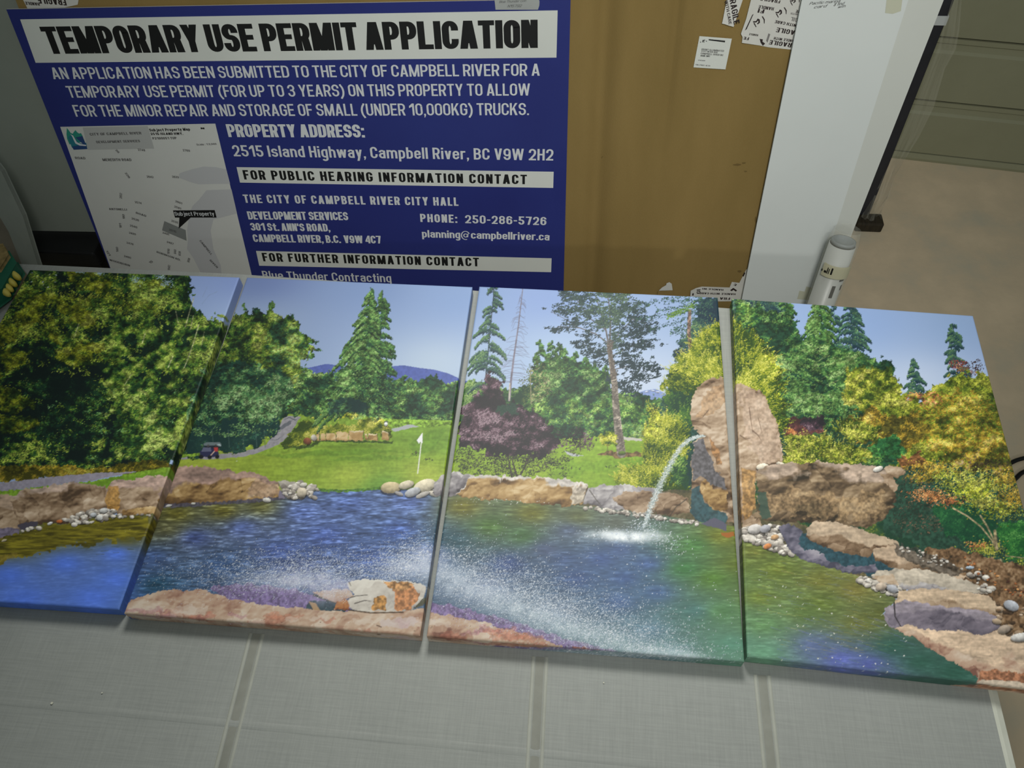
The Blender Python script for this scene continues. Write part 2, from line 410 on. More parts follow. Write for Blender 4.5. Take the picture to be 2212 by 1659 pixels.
    fir(799, 624, 775, 880, 52, P_FIR, 150, .55, 1.4, lift=.12, power=.8, left=1.2)
    line([(796, 620), (801, 626), (803, 636)], (48, 80, 58), 2.2)
    line([(823, 626), (822, 645)], (50, 76, 70), 1.6)
    fir(834, 768, 834, 860, 20, P_FIR, 40, .2, 1.2, lift=-.05)
    foliage([(705, 812), (740, 800), (790, 806), (842, 812), (846, 880), (828, 914), (760, 900), (716, 892), (690, 870)], P_FIR, .2, 1.5, 8, base=False, lift=-.05)
    foliage([(700, 870), (740, 856), (770, 870), (800, 880), (792, 897), (700, 896)], [(24, 52, 50), (36, 66, 54), (52, 86, 56), (84, 118, 66)], .25, 1.4, 6, lift=-.1)
    foliage([(590, 890), (640, 850), (690, 868), (700, 895), (640, 900)], P_MIDG, .2, 1.4, 5, lift=-.06)

    # ---------------------------------------------------------------- first and second canvas: the left wood
    left_top = [(-360, 560), (398, 575), (404, 600), (412, 628), (418, 660), (440, 684), (452, 690), (462, 676), (474, 688), (490, 684), (508, 682), (520, 668), (535, 679), (547, 672), (571, 676), (583, 660), (595, 676),
                (619, 688), (630, 684), (642, 709), (654, 727), (674, 739), (662, 748), (682, 757), (668, 768), (650, 781), (643, 794), (638, 812), (632, 840), (632, 870), (612, 900), (604, 914), (588, 938), (560, 964), (480, 980), (386, 988),
                (360, 1010), (-360, 1030)]
    foliage(left_top, P_WOOD, .34, 1.4, 9, lift=.15, sun=(-.3, -.5), contrast=.85)
    for q in ((522, 665, 3, 8), (583, 660, 6, 10), (548, 672, 8, 5), (628, 684, 4, 6), (676, 740, 8, 4), (684, 757, 8, 3), (664, 772, 8, 4)):
        foliage(oval(*q), P_MIDG, .5, 1.1, 2, lift=-.1)
    foliage([(490, 720), (560, 700), (640, 720), (650, 780), (636, 830), (560, 800), (480, 790)], P_LIME, .20, 1.4, 12, base=False, lift=.12, contrast=.8)
    foliage([(592, 690), (640, 712), (664, 745), (650, 790), (600, 800), (570, 760), (570, 720)], P_MIDG, .2, 1.5, 8, base=False, lift=-.06)
    # maple with bluish leaves
    foliage([(440, 800), (500, 782), (560, 790), (605, 800), (628, 830), (634, 862), (610, 900), (580, 930), (540, 950), (470, 950), (410, 945), (405, 880)], P_MAPL, .26, 1.4, 10, lift=.02, contrast=1.05)
    foliage([(410, 930), (480, 908), (540, 916), (590, 905), (600, 930), (570, 955), (530, 972), (450, 982), (390, 984)], [(20, 52, 50), (28, 62, 56), (40, 78, 62), (72, 112, 82)], .10, 1.5, 8, lift=-.2)
    for i in range(46):
        x, y = rng.uniform(420, 590), rng.uniform(895, 945); n = 14
        stamp(x + rng.normal(0, 7, n), y + rng.normal(0, 2.4, n), ramp(P_MAPL, rng.uniform(.55, .95, n)), 1.4)
    for x in (455, 489, 520, 548, 566): line([(x, 930), (x + 3, 968)], (78, 100, 92), 1.4, alpha=.7)
    fill([(386, 984), (440, 978), (450, 984), (386, 989)], (112, 144, 48), fine=1)
    # depth of the wood on the first canvas
    foliage([(-360, 560), (60, 560), (150, 590), (170, 650), (230, 700), (215, 800), (250, 880), (260, 960), (240, 1005), (-360, 1020)], P_DEEP, .24, 1.4, 14, lift=.04, contrast=1.0)
    foliage([(60, 880), (180, 850), (270, 900), (300, 960), (300, 1000), (20, 1008)], P_DEEP, .24, 1.4, 12, lift=.0, contrast=1.2)
    foliage([(215, 745), (300, 700), (380, 720), (400, 800), (395, 900), (380, 985), (280, 990), (250, 880)], P_WOOD, .22, 1.4, 12, base=False, lift=.12, contrast=1.0)
    foliage([(230, 850), (320, 820), (380, 860), (370, 980), (250, 985)], [(22, 48, 26), (48, 80, 34), (84, 112, 42), (116, 138, 58), (150, 166, 88)], .2, 1.9, 10, lift=.08, contrast=1.15)
    for i in range(34):                                      # dark gaps between the crowns
        x, y = rng.uniform(0, 400), rng.uniform(640, 985)
        foliage(oval(x, y, rng.uniform(6, 17), rng.uniform(5, 13)), [(14, 34, 26), (22, 50, 30), (34, 66, 30)], .05, 1.4, 7, lift=-.1)
    for (x, y, w, h) in ((150, 650, 70, 20), (60, 640, 50, 22), (180, 745, 45, 16), (175, 768, 60, 14), (20, 770, 45, 18), (110, 700, 26, 34), (10, 850, 60, 20), (50, 905, 45, 16), (230, 640, 60, 26), (300, 660, 60, 20), (210, 600, 60, 16), (330, 612, 44, 14), (20, 705, 36, 24), (-60, 800, 60, 26), (-120, 900, 60, 30), (165, 690, 50, 16)):
        n = int(w * h * .5); u = rng.normal(0, .5, n); v = rng.normal(0, .4, n)
        b = .48 - v * .35 + (at_noise(N_SML, x + u * w, y + v * h) - .5) * .8 + rng.normal(0, .08, n)
        stamp(x + u * w, y + v * h + np.abs(u) * h * .7, ramp([(26, 44, 20), (52, 72, 22), (84, 98, 28), (112, 122, 36), (140, 148, 64)], b), 1.4, order=b)
    P_OLIV = [(24, 40, 18), (56, 72, 20), (92, 100, 24), (116, 122, 32), (140, 146, 60)]
    foliage([(60, 800), (150, 790), (230, 830), (240, 900), (200, 960), (90, 960), (40, 900)], [(10, 26, 24), (16, 40, 28), (30, 62, 32), (70, 104, 44)], .2, 1.4, 14, lift=-.10)
    for poly in ([(112, 768), (150, 750), (212, 738), (223, 748), (196, 768), (208, 786), (165, 795), (130, 782)], [(0, 758), (70, 762), (44, 802), (10, 795)], [(36, 690), (62, 652), (100, 634), (132, 648), (104, 660), (84, 694), (58, 724)],
                 [(118, 644), (160, 656), (208, 690), (204, 722), (160, 694), (128, 674)], [(0, 704), (46, 708), (40, 742), (0, 748)], [(104, 700), (126, 720), (132, 746), (110, 740)], [(0, 834), (34, 846), (78, 874), (44, 888), (0, 892)], [(0, 902), (60, 894), (92, 908), (62, 924), (26, 938), (0, 942)],
                 [(150, 590), (200, 592), (240, 610), (230, 640), (180, 630), (150, 612)], [(-60, 800), (-10, 790), (10, 820), (-40, 850)]):
        foliage(poly, P_OLIV, .5, 1.4, 6, lift=.12, contrast=.8)
    for i in range(230):                                     # sunlit sprays of leaves
        x, y = rng.uniform(0, 395), rng.uniform(600, 990); d = .35 if x < 150 else .6
        if rng.random() > d: continue
        n = 14; b = rng.uniform(.5, .86, n)
        stamp(x + rng.normal(0, 6, n), y + rng.normal(0, 3, n) + rng.normal(0, 1, n), ramp(P_LIME if y < 830 else P_MAPL if rng.random() < .4 else P_DEEP, b), 1.4)
    n = 9000; x, y = rng.uniform(0, 640, n), rng.uniform(590, 985, n)      # single leaves catching the sun
    g = at_noise(N_SML, x, y) + (at_noise(N_MID, x, y) - .5) * .8 + rng.normal(0, .1, n); lum = at_noise(img[..., 1] / 255., x, y); bl = at_noise(img[..., 2] / 255., x, y)
    k = (g > .62) & (lum < .55) & (lum > bl + .04) & (x < 640 - (y > 800) * 40)
    stamp(x[k], y[k], ramp([(96, 124, 44), (134, 152, 66), (168, 180, 104)], rng.random(k.sum())), .8, order=g[k])
    dots(rng.uniform(60, 130, 10), rng.uniform(590, 625, 10), (150, 160, 170), (190, 198, 204), 1.4)
    for q in ((172, 590, 8, 3), (215, 592, 9, 4), (295, 606, 16, 9), (360, 612, 14, 10), (345, 598, 10, 4)):
        n = 60; stamp(q[0] + rng.normal(0, q[2] * .5, n), q[1] + rng.normal(0, q[3] * .5, n), ramp([(120, 150, 160), (160, 180, 200)], rng.random(n)), 1.0)
    for a, w in (([(417, 642), (408, 672), (399, 705)], 2.2), ([(416, 680), (410, 710)], 1.6), ([(428, 700), (418, 735), (406, 770), (397, 792)], 2.2), ([(372, 768), (362, 792)], 2.2), ([(312, 720), (306, 740)], 2.0), ([(378, 670), (384, 698)], 1.4), ([(282, 808), (268, 830)], 1.6), ([(170, 700), (160, 730)], 1.6), ([(440, 715), (434, 745)], 1.2)):
        line(a, (168, 166, 128), w, grain=.2, alpha=.75)
    line([(435, 655), (450, 636), (468, 628)], (110, 124, 150), .8, alpha=.5); line([(436, 640), (446, 618)], (110, 124, 150), .8, alpha=.5)
    # dry grass, path and lawn of the first canvas
    foliage([(-360, 1000), (0, 1008), (60, 1004), (130, 1002), (200, 1010), (290, 998), (345, 994), (372, 1006), (330, 1020), (230, 1022), (120, 1028), (0, 1040), (-360, 1060)], [(60, 60, 18), (104, 98, 26), (138, 120, 36), (162, 138, 52), (150, 150, 60)], .3, 1.4, 4)
    fill([(-360, 1074), (-100, 1052), (0, 1041), (110, 1028), (200, 1020), (296, 1017), (235, 1028), (200, 1036), (120, 1045), (40, 1054), (0, 1059), (-200, 1085), (-360, 1110)], (140, 136, 150), fine=1, grain=.06)
    fill([(-200, 1080), (0, 1058), (60, 1052), (130, 1044), (205, 1036), (300, 1017), (372, 1005), (372, 1040), (250, 1050), (0, 1085), (-200, 1110)], (112, 146, 44), fine=1.5, grain=.14)
    fill([(195, 1040), (250, 1030), (372, 1018), (372, 1030), (230, 1050)], (88, 126, 34), jag=2, alpha=.5)

    # ---------------------------------------------------------------- third canvas, behind
    foliage([(1000, 824), (1050, 826), (1100, 838), (1160, 832), (1160, 940), (1000, 930)], P_MIDG, .2, 1.4, 6)
    for x, y, b, w in ((1166, 734, 880, 26), (1193, 736, 880, 30), (1210, 742, 880, 24), (1224, 754, 880, 26), (1246, 760, 880, 30), (1268, 772, 880, 28), (1290, 784, 880, 26), (1310, 790, 880, 22)):
        fir(x, y, x + rng.uniform(-4, 4), b, w, P_FIR, 70, .25, 1.4, lift=-.02, power=.6)
    foliage([(1150, 800), (1190, 770), (1230, 775), (1280, 790), (1318, 810), (1318, 885), (1150, 885)], P_FIR, .22, 1.5, 8, lift=-.02)
    foliage([(1335, 852), (1390, 848), (1440, 870), (1440, 930), (1335, 930)], P_MIDG, .22, 1.4, 6, lift=-.05)
    foliage([(1150, 880), (1180, 872), (1240, 866), (1300, 872), (1360, 878), (1420, 888), (1440, 930), (1420, 950), (1200, 950), (1150, 935)], P_HEDG, .22, 1.5, 6, lift=-.02)
    foliage([(1190, 905), (1240, 895), (1300, 905), (1390, 912), (1425, 945), (1200, 950)], P_MAPL, .14, 1.5, 8, base=False, lift=-.05)
    line([(1146, 800), (1148, 874)], (150, 140, 112), 2.0); foliage([(1140, 790), (1170, 785), (1185, 820), (1180, 870), (1130, 872), (1128, 820)], [(70, 88, 48), (104, 114, 66), (142, 142, 96), (172, 164, 130)], .09, 1.4, 8, base=False)
    for i in range(16): x, y = rng.uniform(1135, 1185), rng.uniform(790, 860); line([(x, y), (x + rng.uniform(-14, 14), y + rng.uniform(4, 14))], (168, 158, 128), .9, alpha=.7)
    # far lawn details
    fill([(1220, 975), (1240, 983), (1262, 986), (1250, 990), (1230, 986)], (176, 180, 184), fine=1)
    fill([(1346, 946), (1392, 950), (1390, 956), (1350, 953)], (186, 184, 176), fine=1)
    fill([(1294, 982), (1340, 976), (1400, 980), (1402, 989), (1340, 991), (1300, 988)], (112, 92, 62), jag=3, grain=.3)
    fill([(1150, 1045), (1230, 1000), (1400, 996), (1400, 1010), (1280, 1020), (1200, 1048)], (104, 142, 44), jag=6, alpha=.4, grain=.15)
    # left fir, dead spar
    fir(1067, 606, 1046, 840, 50, P_FIRB, 95, .42, 1.4, gap=.18, trunk=(70, 74, 78), lift=.05, power=.55, right=.95)
    line([(1129, 620), (1120, 700), (1110, 770), (1104, 820), (1100, 866)], (122, 116, 128), 1.6, 5.5)
    for i in range(80):
        t = rng.random() ** .8; x, y = 1129 - 26 * t, 625 + 205 * t; L = (6 + 36 * t) * rng.uniform(.5, 1.1) * rng.choice([-1, 1])
        line([(x, y), (x + L * .6, y + rng.uniform(-4, 6)), (x + L, y + rng.uniform(2, 14))], (104, 104, 122), 1.0, .7, alpha=.62)
    line([(1101, 830), (1100, 866)], (178, 172, 160), 3.0)
    # the tall leafy tree in the middle: limbs first, then sprays of leaves with sky between
    trunk = [(1318, 745), (1324, 790), (1330, 830), (1333, 880), (1338, 930), (1345, 982)]
    for a, w in (([(1320, 760), (1312, 715), (1302, 680), (1290, 640)], 4), ([(1319, 750), (1322, 700), (1318, 650), (1310, 620)], 4), ([(1320, 745), (1290, 722), (1255, 708), (1210, 705), (1194, 712)], 3),
                 ([(1320, 745), (1345, 715), (1370, 690), (1400, 700)], 3), ([(1310, 712), (1280, 690), (1250, 650), (1235, 630)], 2.6), ([(1325, 770), (1360, 752), (1400, 742)], 2.2), ([(1328, 800), (1370, 790), (1415, 795)], 2.4), ([(1322, 760), (1290, 758), (1262, 742)], 2),
                 ([(1318, 700), (1350, 660), (1366, 640)], 2.2), ([(1250, 708), (1225, 690), (1192, 672)], 1.6)):
        line(a, (96, 92, 92), w, w * .45)
    P_OPEN = [(36, 54, 62), (54, 74, 76), (78, 100, 84), (108, 132, 92), (160, 178, 150)]
    cl = [(1310, 632, 44, 18, .3), (1250, 640, 44, 18, .1), (1345, 640, 28, 18, .3), (1215, 672, 26, 12, 0), (1270, 672, 40, 18, .15), (1325, 680, 34, 30, .3), (1360, 668, 30, 20, .15), (1205, 712, 24, 8, -.05), (1225, 632, 16, 10, 0),
          (1385, 690, 30, 16, 0), (1404, 706, 20, 12, -.1), (1370, 720, 44, 18, -.05), (1400, 742, 26, 14, -.1), (1260, 745, 26, 12, -.08), (1290, 760, 30, 14, -.05), (1330, 740, 26, 20, .2), (1365, 752, 30, 14, -.1), (1275, 725, 20, 12, -.05),
          (1375, 792, 40, 14, -.1), (1412, 800, 22, 12, -.15), (1360, 775, 24, 12, -.1), (1385, 815, 34, 12, -.15), (1345, 835, 26, 20, -.1), (1365, 845, 16, 10, -.1), (1300, 780, 16, 10, -.05), (1240, 700, 30, 10, 0), (1300, 700, 24, 14, .2)]
    for x, y, w, h, l in cl:
        for j in range(int(w * h / 9)):
            u, v = rng.normal(0, .52), rng.normal(0, .52); n = 9
            stamp(x + u * w + rng.normal(0, 3.2, n), y + v * h + rng.normal(0, 1.6, n), ramp(P_OPEN, .14 + l + rng.normal(0, .13, n)), 1.9 if j % 2 else 1.4)
    for i in range(len(trunk) - 1): line(trunk[i:i + 2], (130, 122, 112), 9 + 2.1 * i, 11 + 2.1 * i, grain=.25)
    for i in range(26):
        t = rng.random(); x, y = np.interp(t, np.linspace(0, 1, 6), [q[0] for q in trunk]), np.interp(t, np.linspace(0, 1, 6), [q[1] for q in trunk])
        stamp(np.full(12, x) + rng.normal(2, 3, 12), y + rng.normal(0, 5, 12), ramp([(84, 78, 74), (112, 104, 96)], rng.random(12)), 1.9)
    stone(1346, 981, 8, .5, (92, 116, 52))
    # small gold tree, purple shrub behind
    foliage(oval(1316, 952, 18, 14), P_GOLD, .5, 1.4, 3, lift=.22); line([(1315, 962), (1315, 979)], (100, 96, 50), 1.6)
    foliage(oval(1245, 950, 36, 26), P_PURP, .18, 1.4, 9, lift=.0, base=False); foliage(oval(1258, 960, 30, 12), P_PURP, .16, 1.4, 6, base=False, lift=-.12)
    line([(1254, 955), (1256, 978)], (80, 66, 56), 1.4)
    # fir group at the right of the third canvas and across to the fourth
    foliage([(1510, 640), (1585, 640), (1700, 640), (1720, 690), (1690, 740), (1600, 760), (1540, 780), (1500, 800), (1476, 815), (1460, 800), (1478, 740), (1500, 690)], P_FIRB, .24, 1.5, 10, lift=-.08)
    for y in range(636, 830, 13):
        w = 46 if y < 720 else 30
        for side in (-1, 1):
            L = w * rng.uniform(.6, 1.4) * (1.9 if side < 0 and y < 700 else 1); n = int(40 + L); u = rng.random(n)
            b = .32 + rng.normal(0, .18, n)
            stamp(1494 + side * u * L, y + u * L * rng.uniform(.05, .42) + rng.normal(0, 3, n), ramp(P_FIRB, b), 1.4, order=b)
    line([(1494, 672), (1492, 720), (1496, 760), (1492, 812)], (124, 104, 92), 7, 9, grain=.4)
    n = 260; u = rng.random(n); stamp(1445 + 60 * u, 686 - 26 * u + rng.normal(0, 4, n), ramp([(70, 108, 48), (120, 152, 66)], rng.random(n)), 1.5)
    # gold cypress behind the standing stone
    def cypress(outline, pal, n, lift=0., ang=-1.0):
        foliage(outline, pal, .10, 1.4, 7, lift=-.12 + lift)
        s, m = region(outline, 6); yy, xx = np.nonzero(m); k = rng.integers(0, len(yy), n); cx = np.mean([p[0] for p in outline])
        for j in k:
            x, y = xx[j] + s[1].start + PX0, yy[j] + s[0].start + PY0
            a = -np.pi / 2 + (x - cx) / 95. + rng.normal(0, .38); L = rng.uniform(8, 22); q = 9
            t = np.linspace(0, 1, q); w = (1 - t) * 2
            b = .35 + lift + .45 * t + rng.normal(0, .10) + (at_noise(N_MID, [x], [y])[0] - .5) * .7
            stamp(x + np.cos(a) * L * t + rng.normal(0, 1, q) * w, y + np.sin(a) * L * t + rng.normal(0, 1, q) * w, ramp(pal, b + np.zeros(q)), 1.0)
    # purple maple on the lawn
    for i in range(150):
        x, y = rng.normal(1105, 62), rng.uniform(960, 1034); n = 12
        stamp(x + rng.normal(0, 8, n), y + rng.normal(0, 1.8, n), ramp([(40, 54, 36), (64, 80, 48), (70, 60, 50)], rng.random(n)), 1.4)
    for a in ([(1106, 1034), (1100, 1000), (1085, 965)], [(1118, 1034), (1108, 1000), (1112, 960)], [(1122, 1034), (1138, 1005), (1150, 980)]): line(a, (58, 56, 48), 4, 2)
    foliage([(1061, 800), (1080, 824), (1100, 870), (1140, 884), (1176, 905), (1205, 945), (1212, 975), (1180, 990), (1120, 985), (1050, 980), (1000, 968), (982, 940), (998, 884), (1020, 866), (1040, 850), (1046, 826)], P_PURP, .2, 1.5, 11, lift=-.02, contrast=1.2)
    foliage([(1000, 900), (1060, 880), (1140, 900), (1190, 940), (1150, 975), (1050, 970), (990, 945)], P_PURP, .07, 1.4, 10, base=False, lift=.22)
    foliage([(1040, 840), (1060, 796), (1086, 840), (1090, 880), (1030, 880)], P_PURP, .12, 1.4, 10, base=False, lift=-.1)
    foliage(oval(1096, 882, 24, 12), [(34, 62, 52), (44, 72, 58), (70, 70, 70)], .15, 1.4, 6)
    foliage([(985, 975), (1040, 985), (1120, 990), (1200, 980), (1240, 1010), (1190, 1016), (1120, 1002), (1030, 1012), (990, 1000)], [(40, 44, 38), (58, 64, 44), (84, 84, 62)], .10, 1.4, 9, base=False)
    for i in range(60):
        x = rng.uniform(985, 1235); y = 1000 + rng.uniform(-10, 28); L = rng.uniform(8, 22)
        n = 16; t = rng.random(n); stamp(x + t * L, y + 4 * t + rng.normal(0, 1.6, n), ramp([(38, 48, 34), (66, 76, 46)], rng.random(n)), 1.0)

    # ---------------------------------------------------------------- fourth canvas, trees
    foliage([(1580, 800), (1700, 760), (1900, 830), (1990, 870), (2330, 880), (2330, 1260), (1960, 1200), (1700, 1160), (1580, 1140)], [(30, 62, 46), (48, 80, 48), (84, 104, 48), (120, 128, 54)], .12, 1.6, 6, lift=-.12)
    for x, y, b, w, p in ((1600, 600, 760, 46, P_FIRB), (1655, 610, 760, 60, P_FIRB), (1700, 630, 800, 46, P_FIR)):
        fir(x, y, x, b, w, p, 90, .28, 1.5, lift=-.02, power=.6)
    foliage([(1585, 640), (1640, 660), (1720, 690), (1740, 760), (1700, 800), (1640, 740), (1590, 720)], P_FIR, .2, 1.6, 8, lift=.04)
    foliage([(1588, 655), (1620, 660), (1650, 690), (1630, 716), (1590, 706)], P_HEDG, .16, 1.9, 8, lift=.0)
    fir(1839, 650, 1850, 800, 58, P_FIRB, 120, .30, 1.4, gap=.1, lift=-.08, power=.7, trunk=(64, 84, 84))
    fir(1806, 655, 1806, 800, 28, P_FIRB, 50, .2, 1.3, lift=-.06, power=.6)
    fir(1776, 640, 1780, 850, 62, P_FIR, 190, .32, 1.6, lift=.06, power=.55)
    foliage([(1700, 740), (1760, 720), (1830, 760), (1900, 778), (1890, 860), (1840, 930), (1760, 930), (1700, 900), (1668, 820)], P_FIR, .3, 1.4, 9, lift=.06, contrast=1.)
    for i in range(120):
        x, y = rng.uniform(1690, 1840), rng.uniform(760, 905); L = rng.uniform(14, 34); n = 22; t = rng.random(n)
        stamp(x + t * L, y + t * L * .35 + rng.normal(0, 1.8, n), ramp(P_FIR, .5 + .3 * rng.random() + rng.normal(0, .1, n)), 1.4)
    for i in range(14): x, y = rng.uniform(1750, 1850), rng.uniform(755, 850); line([(x, y), (x + rng.uniform(14, 34), y - rng.uniform(8, 22))], (150, 152, 104), 1., alpha=.6)
    foliage(oval(1918, 796, 22, 14), P_FIR, .3, 1.5, 4); foliage([(1830, 800), (1880, 790), (1930, 800), (1955, 830), (1950, 880), (1880, 890), (1828, 870)], P_YELG, .3, 1.4, 8, lift=.0, contrast=1.)
    fir(1976, 776, 1984, 860, 28, P_FIRB, 70, .22, 1.3, lift=-.02, power=.8)
    fir(2059, 702, 2074, 850, 27, P_FIRB, 80, .22, 1.3, gap=.15, trunk=(56, 62, 84), lift=-.05, power=.45)
    foliage(oval(2098, 794, 32, 13), P_RUST, .14, 1.5, 7, base=False, lift=-.2); foliage(oval(2070, 786, 16, 9), [(88, 44, 48), (128, 62, 60)], .16, 1.4, 4, base=False)
    foliage([(1985, 862), (2020, 836), (2060, 815), (2110, 806), (2140, 800), (2200, 820), (2330, 900), (2330, 1080), (1960, 1060), (1900, 960), (1860, 900), (1900, 868), (1950, 850)], P_YELG, .34, 1.4, 12, lift=.10, contrast=.6)
    foliage([(1990, 870), (2040, 850), (2110, 850), (2180, 900), (2200, 1010), (2100, 1010), (2010, 960), (1960, 910)], P_ORNG, .14, 1.4, 14, base=False, lift=.08, contrast=.7)
    foliage([(1830, 905), (1880, 880), (1930, 895), (1990, 900), (2010, 940), (1960, 970), (1880, 960), (1840, 945)], P_ORNG, .26, 1.4, 10, lift=.08, contrast=.9)
    foliage([(2030, 960), (2100, 940), (2190, 960), (2220, 1040), (2120, 1060), (2040, 1020)], P_ORNG, .18, 1.4, 12, base=False, lift=.0, contrast=.9)
    foliage([(2090, 1000), (2150, 985), (2230, 1010), (2240, 1060), (2150, 1060)], P_BRWN, .1, 1.6, 12, base=False, lift=-.1)
    foliage(oval(2010, 860, 26, 12), P_RUST, .16, 1.4, 6, base=False, lift=.05); foliage(oval(1970, 856, 14, 10), P_RUST, .12, 1.4, 5, base=False)
    foliage(oval(2095, 1000, 40, 26), P_BRWN, .08, 1.4, 12, lift=-.1, base=False)
    foliage([(1700, 905), (1745, 900), (1780, 905), (1790, 935), (1700, 940)], [(60, 40, 40), (96, 58, 56), (126, 78, 70)], .2, 1.4, 6)
    foliage(oval(1760, 915, 26, 16), P_PURP, .2, 1.4, 5, lift=-.05)
    cypress([(1700, 936), (1760, 940), (1830, 958), (1880, 968), (1890, 1000), (1800, 1004), (1700, 1006), (1694, 970)], P_YELG, 260, .12)
    cypress([(1800, 922), (1850, 905), (1900, 920), (1900, 950), (1830, 950)], P_YELG, 110, .15)
    foliage(oval(1716, 935, 14, 7), P_RUST, .3, 1.3, 4, lift=.15)
    foliage(oval(1918, 972, 40, 28), [(34, 78, 44), (60, 112, 56), (88, 142, 70), (130, 172, 90)], .22, 1.5, 7)
    foliage(oval(1905, 996, 40, 10), P_HEDG, .22, 1.4, 5, lift=.05)
    fill([(1935, 990), (1990, 975), (2005, 1000), (1960, 1016)], (116, 80, 48), jag=6, grain=.25)
    fill([(1440, 850), (1520, 800), (1530, 1070), (1440, 1060), (1400, 1040)], (34, 74, 66), jag=8, grain=.2)
    cypress([(1520, 718), (1560, 700), (1583, 690), (1620, 712), (1650, 730), (1668, 770), (1690, 800), (1698, 850), (1700, 920), (1660, 960), (1520, 880), (1476, 870), (1440, 860), (1436, 835), (1450, 800), (1486, 762)], P_GOLD, 1000, .06)
    cypress([(1440, 850), (1500, 850), (1500, 960), (1480, 1000), (1440, 930)], [(28, 62, 44), (52, 92, 44), (92, 130, 48), (150, 168, 60)], 120, -.15)
    cypress([(1405, 886), (1440, 900), (1485, 930), (1490, 1010), (1490, 1060), (1450, 1064), (1400, 1056), (1340, 1050), (1332, 1040), (1345, 1018), (1398, 1012), (1392, 960), (1398, 930)], P_GOLD, 700, .0)
    foliage(oval(1474, 1022, 26, 30), P_HEDG, .2, 1.4, 6, lift=.1); foliage(oval(1500, 1010, 12, 50), [(22, 56, 54), (34, 72, 62), (48, 88, 66)], .1, 1.4, 5)
    # shaded bank under the maple
    fill([(1930, 1020), (2010, 1000), (2330, 1040), (2330, 1300), (2140, 1240), (2000, 1180), (1900, 1140)], (40, 70, 56), jag=10, grain=.2)
    foliage([(1935, 1030), (1990, 1010), (2040, 1080), (2060, 1130), (1980, 1150), (1920, 1120)], [(42, 50, 42), (72, 70, 56), (110, 92, 74), (150, 110, 80)], .06, 1.4, 10, base=False)
    foliage([(2020, 1090), (2100, 1080), (2150, 1120), (2140, 1180), (2040, 1150)], [(24, 66, 46), (34, 86, 52), (52, 110, 62)], .16, 1.6, 9, lift=-.05)
    foliage([(2150, 1130), (2200, 1118), (2330, 1130), (2330, 1210), (2170, 1200)], [(30, 82, 44), (58, 122, 56), (96, 156, 80)], .2, 1.6, 6)
    for (x, y, w, h, p, l) in ((2055, 1022, 60, 20, P_YELG, .25), (2085, 1048, 60, 18, P_YELG, .3), (2140, 1040, 50, 24, P_YELG, .25), (2010, 1066, 44, 13, P_RUST, .28), (2050, 1078, 34, 12, P_RUST, .22), (2120, 1078, 50, 18, P_YELG, .2), (2160, 1095, 50, 20, P_YELG, .22), (2190, 1070, 40, 24, P_ORNG, .1),
                               (2010, 1008, 50, 16, P_ORNG, .2), (1990, 1030, 30, 12, P_ORNG, .05), (2180, 1030, 40, 20, P_ORNG, .1), (2130, 1180, 40, 16, P_YELG, .25), (2110, 1172, 24, 8, P_RUST, .15), (2190, 1225, 40, 24, P_GOLD, .12), (2175, 1245, 40, 14, P_GOLD, .05), (2100, 1060, 40, 14, P_GOLD, .1)):
        n = int(w * h * .55); u, v = rng.normal(0, .5, n), rng.normal(0, .5, n); b = .42 + l - v * .2 + rng.normal(0, .16, n)
        stamp(x + u * w, y + v * h, ramp(p, b + (at_noise(N_SML, x + u * w, y + v * h) - .5) * .5), 1.4, order=b)
    for a, w in (([(2059, 1093), (2090, 1110), (2118, 1132), (2140, 1160), (2150, 1180)], 3.2), ([(2116, 1108), (2130, 1130), (2142, 1155), (2152, 1178)], 3.6), ([(2146, 1140), (2150, 1178)], 6), ([(2158, 1200), (2165, 1225), (2170, 1240)], 4), ([(2168, 1192), (2212, 1196)], 2)): line(a, (150, 136, 104), w, grain=.25)
    # ground at the right bank
    s, m = region([(2000, 1180), (2060, 1175), (2110, 1190), (2330, 1240), (2330, 1400), (2180, 1370), (2110, 1380), (2080, 1270), (1980, 1220)], 5)
    put(s, m, ramp([(52, 44, 34), (96, 74, 52), (134, 106, 78), (170, 146, 116)], N_SML[s] * .5 + N_FIN[s] * .5))

    # leaf-scale light and shade over the crowns
    for poly, a in ((left_top, .30), ([(1150, 734), (1240, 750), (1320, 790), (1430, 850), (1430, 948), (1150, 948)], .24), ([(690, 640), (800, 615), (850, 690), (850, 815), (1000, 815), (1000, 925), (830, 925), (700, 895), (610, 895), (640, 810)], .30),
                    ([(1580, 600), (1900, 640), (1960, 860), (2060, 800), (2330, 780), (2330, 1100), (2180, 1110), (2000, 1090), (1950, 1010), (1690, 1000), (1690, 860), (1640, 720), (1580, 690)], .26)):
        s, m = region(poly, 3); v = img[s]; k = m & (v[..., 1] > v[..., 2] + 8)
        v[k] = np.clip(v[k] * (1 + a * 2 * (N_LEAF[s][k] - .5))[:, None], 0, 250)
    # wet ground below the stones, then the pond
    s, m = region([(930, 1060), (1240, 1064), (1500, 1060), (1640, 1090), (1700, 1120), (1900, 1180), (1960, 1230), (1960, 1290), (1850, 1270), (1700, 1210), (1600, 1160), (1400, 1130), (930, 1090)], 3)
    put(s, m, ramp([(58, 62, 48), (92, 86, 62), (126, 116, 90)], N_SML[s] * .6 + N_FIN[s] * .4))
    s, m = region([(-360, 1186), (0, 1146), (100, 1122), (330, 1104), (360, 1086), (600, 1072), (690, 1062), (830, 1060), (960, 1068), (1130, 1086), (1320, 1100), (1500, 1126), (1600, 1140), (1680, 1180), (1720, 1190), (1800, 1222), (1890, 1252), (1940, 1290),
                   (1910, 1320), (1940, 1345), (1990, 1370), (2050, 1405), (2130, 1455), (2140, 1520), (-360, 1520)])
